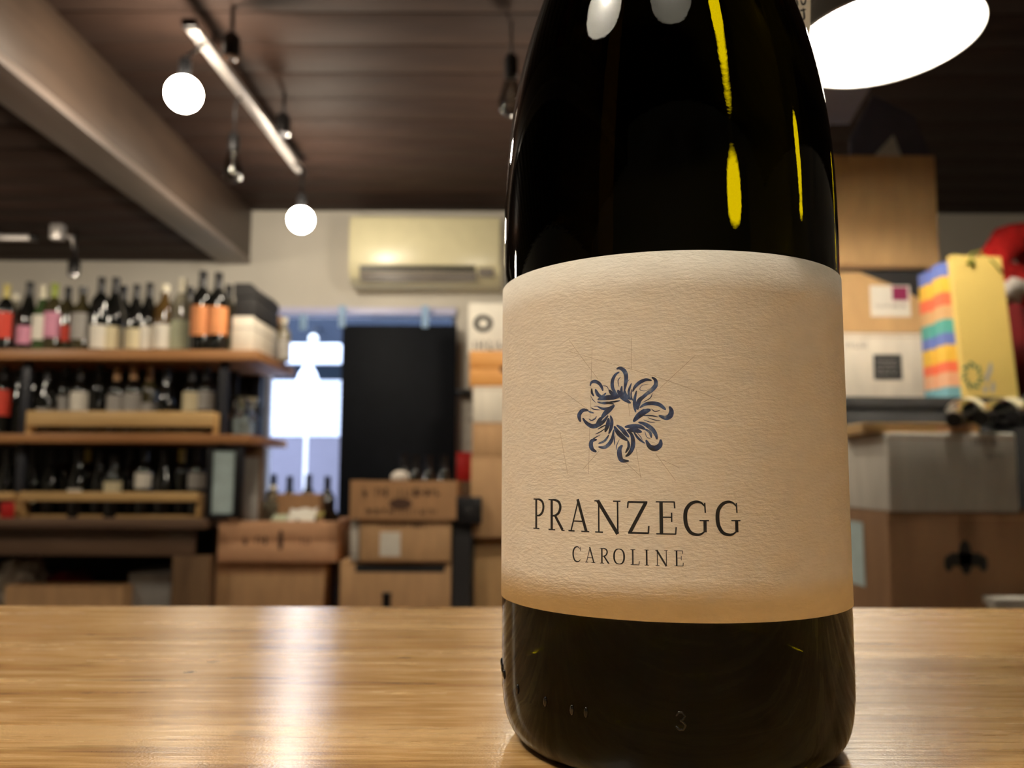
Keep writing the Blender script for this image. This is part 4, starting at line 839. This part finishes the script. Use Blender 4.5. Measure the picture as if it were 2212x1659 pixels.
marks(e, 'printed_mark', [(-w + .05, w - .06, hB * .58, hB * .80, 'text'), (-w + .15, w - .17, hB * .25, hB * .55, 'oval'), (-w + .06, w - .07, hB * .12, hB * .28, 'text')], -.0001)
for k, (px, top, yy) in enumerate(((872, 978, 3.42), (897, 1010, 3.38), (925, 996, 3.44), (958, 1018, 3.40))):
    pt = [(-0.4314,3.4200,1.1497), (-0.3797,3.3800,1.0906), (-0.3349,3.4400,1.1173), (-0.2699,3.4000,1.0767)][k]
    o = bottle('burg', 'g_dark', 'cap_black', None, .82); o.location = (pt[0], yy, max(zB + .0045, pt[2] - .245))
    tag(o, f'dark bottle in the open wine carton, {ORD[k]} from the left', 'bottle', 'bottles in the open carton')
p = (-0.4321,3.2850,1.0473); bm = blob(bmesh.new(), (0, 0, 0), (.037, .030, .026), .12, 3, 3, 2); e = obj('cloth_pad', bm, 'fur', None, (p[0], 3.33, c1b[3] + .012), smooth=2); tag(e, 'round white cloth pad perched on the rim of the open carton', 'cloth')
e = empty('carton_stand', ((-0.4143,2.9000,0.6571)[0], 2.9, 0)); tag(e, 'dark bottle on a low stool whose cap peeks over the counter edge', 'stool')
zs_ = (-0.4146,2.9000,0.6707)[2] - .297; obj('stool_top', lathe(bmesh.new(), [(0, zs_ - .03), (.13, zs_ - .03), (.135, zs_ - .015), (.13, zs_), (0, zs_)], 28), 'darkwood', e, smooth=True)
for a in range(3): obj('leg', tube(bmesh.new(), [(.09 * cos(a * 2.094), .09 * sin(a * 2.094), zs_ - .03), (.12 * cos(a * 2.094), .12 * sin(a * 2.094), 0)], .014, 10), 'darkwood', e, smooth=2)
e['label'] = 'low round dark stool hidden behind the counter, carrying a bottle'; 
o = bottle('bord', 'g_dark', 'cap_black', None, 1.0); o.location = ((-0.4143,2.9000,0.6571)[0], 2.9, zs_ + .0003); tag(o, 'dark bottle whose cap peeks over the counter before the middle stack', 'bottle')
# dark things and right stack beside the wine bottle
dk = (-0.2105,-0.1149,0.8779,0.9778); dl = (-0.2305,-0.1521,0.5795,0.8755)
e = bbox_thing('dark_cabinet', 'narrow dark cabinet standing right of the middle stack', 'cabinet', (dl[0], dl[1] + .0, .5002, dl[3]), 3.34, .35, 'black'); obj('cabinet_door', bx(bmesh.new(), -(dl[1] - dl[0]) / 2 + .004, (dl[1] - dl[0]) / 2 - .004, -.008, -.001, .02, dl[3] - .51, .002), 'blackcard', e)
e = bbox_thing('loudspeaker', 'small black loudspeaker on top of the narrow dark cabinet', 'speaker', (dk[0], dk[1], dl[3] + .001, dk[3]), 3.30, .16, 'black'); w = (dk[1] - dk[0]) / 2
obj('speaker_cone', lathe(bmesh.new(), [(0, 0), (.012, .002), (.026, -.006), (.030, -.008), (.032, 0)], 24, mat=Matrix.Translation((0, -.001, .05)) @ Matrix.Rotation(pi / 2, 4, 'X')), 'blackcard', e, smooth=2)
zz = None
q1 = (-0.1465,0.1682,0.5861,0.8210); q2 = (-0.1595,0.1840,0.8308,1.1350); q3 = (-0.1554,0.1678,1.1407,1.2667); q4 = (-0.1540,0.1315,1.2689,1.4112); q5 = (-0.1682,0.1498,1.4141,1.5546)
carton('cardboard_box', 'tan cardboard box at the foot of the stack beside the wine bottle', q1, 3.42, .30, 'card2', 0, True, z0=.5002)
carton('cardboard_box', 'tall brown cardboard box in the stack beside the wine bottle', (q2[0], q2[1], 0, q2[3]), 3.36, .32, 'card', 0, False, z0=q1[3] + .001)
e3 = carton('cardboard_box', 'flat brown cardboard box below the white box beside the wine bottle', q3, 3.36, .30, 'card', 0, False, z0=q2[3] + .001)
carton('white_box', 'plain white box between the cardboard and the orange crate', q4, 3.36, .28, 'whitecard', 0, False, z0=q3[3] + .001)
cr = crate('wooden_crate', 'orange pine crate on top of the stack beside the wine bottle', q5, 3.36, .30, 'orangewood', z0=q4[3] + .001); marks(cr, 'printed_mark', [(-.04, .01, .05, .085, 'oval')], -.0001)
x0, x1, z0, z1 = (-0.1796,0.0636,1.5907,1.7659)
e = bbox_thing('white_sign', 'white sign with a black ring emblem above the orange crate', 'sign', (x0, x1, q5[3] + .0, z1), 3.46, .015, 'paper'); w = (x1 - x0) / 2; hs = z1 - q5[3]
bm = bmesh.new(); n = 24
for k in range(n):
    a, b = 2 * pi * k / n, 2 * pi * (k + 1) / n; cx, cz = -w + .060, hs * .60
    f4 = [bm.verts.new((cx + r_ * cos(t_) * 1.1, -.0012, cz + r_ * sin(t_))) for r_, t_ in ((.018, a), (.036, a), (.036, b), (.018, b))]; bm.faces.new(f4)
obj('ring_emblem', bm, 'blackink', e); marks(e, 'lettering', [(-w + .022, -w + .14, hs * .08, hs * .26, 'text')], -.0002, 'blackink')
# strip between the board and the stack: poster, bracket, red bucket
x0, x1, z0, z1 = (-0.2505,-0.1814,1.1621,1.4261)
e = bbox_thing('grey_poster', 'narrow grey poster with dark marks on the wall beside the dark board', 'poster', (x0, x1, z0, z1), 4.044, .004, 'greycard', bev=0); marks(e, 'lettering', [(.002, .03, (z1 - z0) * k, (z1 - z0) * (k + .10), 'text') for k in (.15, .35, .55, .75)], -.0001, 'greyink')
x0, x1, z0, z1 = (-0.2623,-0.1935,1.4346,1.4649); e = bbox_thing('black_bracket', 'black bar on the wall above the narrow grey poster', 'bracket', (x0, x1, z0, z1), 4.0, .048, 'black'); obj('bracket_plate', bx(bmesh.new(), -.02, .02, -.004, 0, .004, .02, 0), 'blackmetal', e)
x0, x1, z0, z1 = (-0.2361,-0.1748,1.0358,1.1597); e = bbox_thing('red_box', 'slim red box standing behind the black loudspeaker', 'box', (x0, x1, z0, z1), 3.68, .12, 'red'); obj('box_lid', bx(bmesh.new(), -(x1 - x0) / 2 - .001, (x1 - x0) / 2 + .001, -.001, .121, z1 - z0 - .02, z1 - z0 + .001, .001), 'red', e)
e2 = box('box_riser', -.06, .06, 0, .12, .5002, z0 - .001, 'legwood', None, .003, loc=((x0 + x1) / 2, 3.68, 0)); tag(e2, 'dark wooden riser under the slim red box', 'stand')

# ------------------------------------------------------------------ right-hand side
cbz = 1.2500
cab = empty('storage_cabinet', (1.2, 2.02, 0)); tag(cab, 'dark storage cabinet under the white box and the paper bags', 'cabinet')
box('cabinet_body', -.42, .6, 0, .66, 0, cbz - .03, 'blackcard', cab, .003); box('cabinet_top', -.43, .61, -.012, .67, cbz - .03, cbz, 'blackcard', cab, .003)
for k in (0, 1): box('cabinet_door', -.415 + .51 * k, .09 + .505 * k, -.010, -.001, .06, cbz - .035, 'blackcard', cab, .002)
# brown box and grey-white box at the front
gb = (0.7109,0.9556,0.9965,1.1452); ang = radians(0)
bb = (gb[0] - .004, gb[1] + .12, 0, gb[2] - .001)
t_ = box('box_stand', -.33, .33, 0, .20, 0, .545, 'darkwood', None, .004, loc=((bb[0] + bb[1]) / 2, 1.63, 0)); tag(t_, 'dark wooden stand under the brown box behind the counter', 'stand')
br = carton('cardboard_box', 'large brown cardboard box with a dark emblem below the grey-white box', bb, 1.622, .22, 'card4', 0, False, z0=.546); w = (bb[1] - bb[0]) / 2; h = bb[3] - .546
lx0, lx1, lz0, lz1 = (0.8086,0.8898,0.8729,0.9443); cxm = (bb[0] + bb[1]) / 2; zc_ = (lz0 + lz1) / 2 - .546
marks(br, 'printed_emblem', [(lx0 - cxm + .028, lx1 - cxm - .028, lz0 - .546 + .008, lz1 - .546, 'oval'), (lx0 - cxm + .012, lx1 - cxm - .012, zc_ - .012, zc_ + .012, 'bar'), (lx0 - cxm, lx0 - cxm + .016, zc_ - .022, zc_ + .008, 'oval'), (lx1 - cxm - .016, lx1 - cxm, zc_ - .022, zc_ + .008, 'oval')], -.0001, 'blackink')
bm = bx(bmesh.new(), -.0012, 0, .115, .20, (0.7060,1.7800,0.8431)[2] - .546, (0.7110,1.7800,0.9704)[2] - .546); obj('blue_sheet', bm, 'bluepaper', br, (-w - .0002, 0, 0))
gw = carton('grey_white_box', 'grey-white wine carton with small print beside the wine bottle', gb, 1.62, .215, 'greycard', 0, False); w = (gb[1] - gb[0]) / 2; h = gb[3] - gb[2]
marks(gw, 'printed_text', [(w - .088, w - .034, h - .024, h - .012, 'text'), (w - .055, w - .025, h - .048, h - .038, 'text')], -.0001, 'greyink')
# wooden lid and bottles lying on the grey-white box
x0, x1, z0, z1 = (0.6731,0.8968,1.1438,1.1670); zt_ = gb[3]
cr = empty('wooden_tray', ((x0 + x1) / 2, 1.635, zt_ + .0005)); tag(cr, 'thin pine tray with reddish print on the grey-white box', 'tray'); w = (x1 - x0) / 2
obj('tray_front', bx(bmesh.new(), -w, w, 0, .01, 0, .019, .001), 'rail', cr); obj('tray_base', bx(bmesh.new(), -w, w, .01, .19, 0, .006, 0), 'rail', cr)
for s in (-1, 1): obj('tray_side', bx(bmesh.new(), min(s * w, s * (w - .008)), max(s * w, s * (w - .008)), .01, .19, .0062, .019, .001), 'rail', cr)
marks(cr, 'printed_text', [(-w + .04, w - .09, .006, .014, 'text'), (w - .085, w - .01, .004, .015, 'bar')], -.0001, 'cratewood')
ZB = zt_ + .0005
for k, (p, xb) in enumerate((((0.8055,1.5600,1.1649), .970), ((0.8421,1.5600,1.1685), 1.062), ((0.8812,1.5600,1.1712), 1.154), ((0.9189,1.5600,1.1781), 1.246))):
    lying((xb, 1.80, ZB + .050), (p[0], 1.562, ZB + .019 + .002 * k), 'burg', 'g_dark', 'cap_black', 'creampaper', .89, f'dark bottle lying neck outwards on the grey-white box, {ORD[k]} from the left', 'bottles lying on the grey-white box', (.03, .135))
# white box, carton pair
wx = (0.8995,1.1320,1.2609,1.4521); wx = (wx[0] - .10, wx[1], cbz + .0005, wx[3])
W_ = carton('white_box', 'white carton with a black square label under the brown carton on the right', wx, 2.3, .30, 'whitecard', 0, False); cxm = (wx[0] + wx[1]) / 2
a0, a1, b0, b1 = (0.9813,1.0579,1.3238,1.3922); a0 -= cxm; a1 -= cxm; b0 -= wx[2]; b1 -= wx[2]
sheet(W_, 'black_label', a0, a1, b0, b1, -.0002, 'blackcard')
marks(W_, 'label_writing', [(a0 + .010, a1 - .012, b0 + (b1 - b0) * (.2 + .17 * k), b0 + (b1 - b0) * (.28 + .17 * k), 'text') for k in range(4)], -.0013, 'greypaper')
a0, a1, b0, b1 = (0.9069,0.9636,1.4097,1.4262); marks(W_, 'printed_text', [(a0 - cxm, a1 - cxm, b0 - wx[2], b1 - wx[2], 'text')], -.0001, 'greyink')
lc = (0.8911,1.1471,1.4546,1.6234); lc = (lc[0] - .10, lc[1], wx[3] + .001, lc[3])
uc = (0.9003,1.1747,1.6338,1.9527)
e = empty('open_carton', ((lc[0] + lc[1]) / 2, 2.3, lc[2])); tag(e, 'brown carton with gaping front flap and a white and magenta label', 'box'); w = (lc[1] - lc[0]) / 2; zu = uc[2]; h = zu - lc[2]
pts = [(0.8941,2.3000,1.6202), (0.9551,2.3000,1.6205), (0.9976,2.3000,1.6025), (1.0639,2.3000,1.5769), (1.1244,2.3000,1.5411), (1.1464,2.3000,1.5257)]; cxm = (lc[0] + lc[1]) / 2
poly = [(-w, 0), (w, 0)] + [(p[0] - cxm, p[2] - lc[2]) for p in pts[::-1]] + [(-w, pts[0][2] - lc[2])]
poly[2] = (w, poly[2][1])
bm = prism(bmesh.new(), poly, 0, .005); obj('front_panel', bm, 'card2', e)
bm = bmesh.new(); bx(bm, -w, -w + .005, .0052, .30, 0, h - .001); bx(bm, w - .005, w, .0052, .30, 0, h - .001); bx(bm, -w + .005, w - .005, .295, .30, 0, h - .001); bx(bm, -w + .005, w - .005, .0052, .295, 0, .005); obj('box_walls', bm, 'card3', e)
obj('gap_shade_sheet', bx(bmesh.new(), -w + .006, w - .006,   .014, .018, .006, h - .002), 'blackcard', e)  # black sheet stands for the shade inside the open gap
a0, a1, b0, b1 = (0.9799,1.0888,1.4970,1.5833); sheet(e, 'white_label', a0 - cxm, a1 - cxm, b0 - lc[2], b1 - lc[2], -.0002, 'paper')
a0, a1, b0, b1 = (1.0403,1.0822,1.5421,1.5795); sheet(e, 'magenta_square', a0 - cxm, a1 - cxm, b0 - lc[2], b1 - lc[2], -.0013, 'magenta')
marks(e, 'label_print', [((0.9920,2.3000,1.5276)[0] - cxm, (1.0744,2.3000,1.5280)[0] - cxm, (1.0045,2.3000,1.5225)[2] - lc[2], (1.0048,2.3000,1.5303)[2] - lc[2], 'text')], -.0013, 'greyink')
uc = (uc[0] - .12, uc[1], zu + .0, uc[3]); U = empty('open_carton', ((uc[0] + uc[1]) / 2, 2.3, zu)); tag(U, 'tall tan carton with raised flaps at the top of the right stack', 'box'); w = (uc[1] - uc[0]) / 2; h = uc[3] - zu
n = 12; poly = [(-w, h), (-w, 0)] + [(-w + 2 * w * k / n, .008 * sin(pi * k / n)) for k in range(1, n)] + [(w, 0), (w, h)]
bm = prism(bmesh.new(), poly, 0, .005); obj('front_panel', bm, 'card2', U)
bm = bmesh.new(); bx(bm, -w, -w + .005, .0052, .30, 0, h); bx(bm, w - .005, w, .0052, .30, 0, h); bx(bm, -w + .005, w - .005, .295, .30, 0, h); bx(bm, -w + .005, w - .005, .0052, .295, .0, .005); obj('box_walls', bm, 'card', U)
cxm = (uc[0] + uc[1]) / 2
def flap(name, pts, y, mat): obj(name, prism(bmesh.new(), [(p[0] - cxm, p[2] - zu) for p in pts], y, y + .004), mat, U)
flap('grey_flap', [(0.8983,2.4500,2.0613), (0.9482,2.4500,2.1102), (1.0049,2.4500,2.1104), (1.0702,2.4500,2.2232), (0.8759,2.4500,2.2224)], .15, 'lilac')
flap('side_flap', [(1.0459,2.5600,2.0500), (1.0480,2.5600,2.1066), (1.1245,2.5600,2.2497), (1.2517,2.5600,2.1824), (1.2988,2.5600,2.0510)], .26, 'slate')
flap('light_corner', [(1.0959,2.5000,2.0300), (1.1562,2.5000,2.0944), (1.1773,2.5000,2.0304)], .20, 'greycard')
# striped bags
SK = ['st_sky', 'st_peach', 'st_coral', 'st_yellow', 'st_blue', 'st_teal', 'st_tan', 'st_coral', 'st_yellow', 'st_blue']
SH = [.095, .105, .075, .12, .085, .10, .10, .095, .115, .10]
def striped(px_bl, px_tl, Y, height_bb, label, wid=.10, lean=0):
    b0 = px_bl; H = px_tl[2] - b0[2]; e = empty('striped_bag', (b0[0], Y, b0[2])); tag(e, label, 'bag', 'striped paper bags')
    dx = px_tl[0] - b0[0]; tot = sum(SH); z = 0
    for k, (m, s) in enumerate(zip(SK, SH)):
        z1 = z + H * s / tot
        bm = bmesh.new(); prism(bm, [(dx * z / H, z), (wid + dx * z / H, z), (wid + dx * z1 / H, z1), (dx * z1 / H, z1)], 0, .05); obj('stripe', bm, m, e); z = z1
    bm = bmesh.new(); tube(bm, [(dx + .03, .025, H - .002), (dx + .035, .025, H + .02), (dx + .05, .025, H + .028), (dx + .065, .025, H + .02), (dx + .07, .025, H - .002)], .002, 6); obj('cord_handle', bm, 'olive', e, smooth=2)
    return e
striped((1.0686,2.1500,1.2366)[:2] + (cbz,), (1.0654,2.1500,1.5884), 2.15, 0, 'striped paper wine bag at the left end of the row of bags', .09)
striped((1.0700,2.0800,1.2311)[:2] + (cbz,), (1.0652,2.0800,1.5925), 2.08, 0, 'striped paper wine bag touching the yellow bag', .08)
# yellow bag
tl, tr_, bl, br_ = (1.0640,2.0300,1.5971), (1.1842,2.0300,1.5930), (1.0822,2.0300,1.2360), (1.2066,2.0300,1.2476)
e = empty('yellow_bag', (bl[0], 2.025, cbz)); tag(e, 'tall yellow paper bag with green cord and a printed wreath', 'bag'); H = tl[2] - cbz
def fx(p, s=0): return (p[0] - bl[0], p[2] - cbz)
bm = bmesh.new(); poly = [(0, 0), (br_[0] - bl[0], 0), (tr_[0] - bl[0], H - .004), (tl[0] - bl[0], H)]; prism(bm, poly, 0, .022); obj('bag_body', bm, 'yellowbag', e)
k0 = fx((1.1079,2.0300,1.5973)); tube_pts = [(k0[0] - .01, -.003, k0[1] - .022), (k0[0], -.004, k0[1] - .012), (k0[0] + .004, -.003, k0[1] + .004), (k0[0] + .03, .02, k0[1] + .016), (k0[0] + .055, -.003, k0[1] - .018), (k0[0] + .075, -.004, k0[1] - .045)]
obj('cord_handle', tube(bmesh.new(), tube_pts, .0028, 8), 'olive', e, smooth=2)
bm = bmesh.new(); tube(bm, [(k0[0] + .002 + .005 * cos(a), -.004, k0[1] - .02 + .008 * sin(a)) for a in [2 * pi * i / 10 for i in range(11)]], .003, 6); obj('cord_knot', bm, 'olive', e, smooth=2)
c_ = fx((1.0990,2.0300,1.3028)); bm = bmesh.new()
for k in range(14):
    a = 2 * pi * k / 14; r_ = .013 + .003 * (k % 2); q = Vector((c_[0] + r_ * cos(a), c_[1] + 1.5 * r_ * sin(a)))
    ribbon_bm(bm, ribbon2d([q, q + Vector((cos(a + .9), sin(a + .9))) * .014], .007, 4), lambda p_: Vector((p_[0], -.0008, p_[1])))
obj('printed_wreath', bm, 'wreath', e)
c_ = fx((1.1321,2.0300,1.2996)); bm = bmesh.new()
for dx_, dz_, L_ in ((0, 0, .03), (.008, .02, .032), (-.006, -.03, .02), (.012, -.025, .03)): ribbon_bm(bm, ribbon2d([(c_[0] + dx_, c_[1] + dz_ - L_ / 2), (c_[0] + dx_ + .004, c_[1] + dz_ + L_ / 2)], .011, 4), lambda p_: Vector((p_[0], -.0009, p_[1])))
obj('printed_figure', bm, 'greypaper', e)
# red plush stocking behind the yellow bag
p = (1.3424,2.2800,1.6534); e = empty('plush_stocking', (1.335, 2.30, cbz)); tag(e, 'red plush stocking with a white fur cuff standing behind the yellow bag', 'decoration')
def P_(v): return (v[0] - 1.335, v[1] - 2.30, v[2] - cbz)
bm = blob(bmesh.new(), (0, 0, .17), (.085, .07, .15), .2, 5, 4, 11); obj('stocking_body', bm, 'darkred', e, smooth=2)
bm = blob(bmesh.new(), (-.01, -.01, .315), (.095, .08, .045), .3, 9, 4, 3); obj('fur_cuff', bm, 'fur', e, smooth=2)
bm = tube(bmesh.new(), [P_(v) for v in ((1.3908,2.2800,1.5125), (1.3551,2.2600,1.5972), (1.3042,2.2400,1.6049), (1.2998,2.2500,1.6455), (1.3520,2.2700,1.7023), (1.4216,2.2900,1.7147), (1.4688,2.3000,1.6590), (1.4633,2.3000,1.5296))], [.02, .045, .035, .04, .046, .055, .06, .05], 18)
for v in bm.verts: v.co += Vector((noise.noise(v.co * 30), noise.noise(v.co * 30 + Vector((5, 0, 0))), noise.noise(v.co * 34 + Vector((0, 9, 0))))) * .012
obj('stocking_toe', bm, 'plush', e, smooth=2)
# small white card box edge low on the right
x0, x1, z0, z1 = (0.8602,0.9835,0.8258,0.8467); e = bbox_thing('white_tub', 'white plastic tub rim just above the counter edge at the right', 'tub', (x0, x1, .62, z1), 1.55, .03, 'greycard'); obj('tub_rim', bx(bmesh.new(), -(x1 - x0) / 2 - .004, (x1 - x0) / 2 + .004, -.004, .034, z1 - .62 - .012, z1 - .62 + .001, .002), 'greycard', e)
e = box('tub_stand', -.06, .06, 0, .12, 0, .619, 'darkwood', None, .003, loc=((x0 + x1) / 2, 1.55, 0)); tag(e, 'small dark stand under the white plastic tub', 'stand')
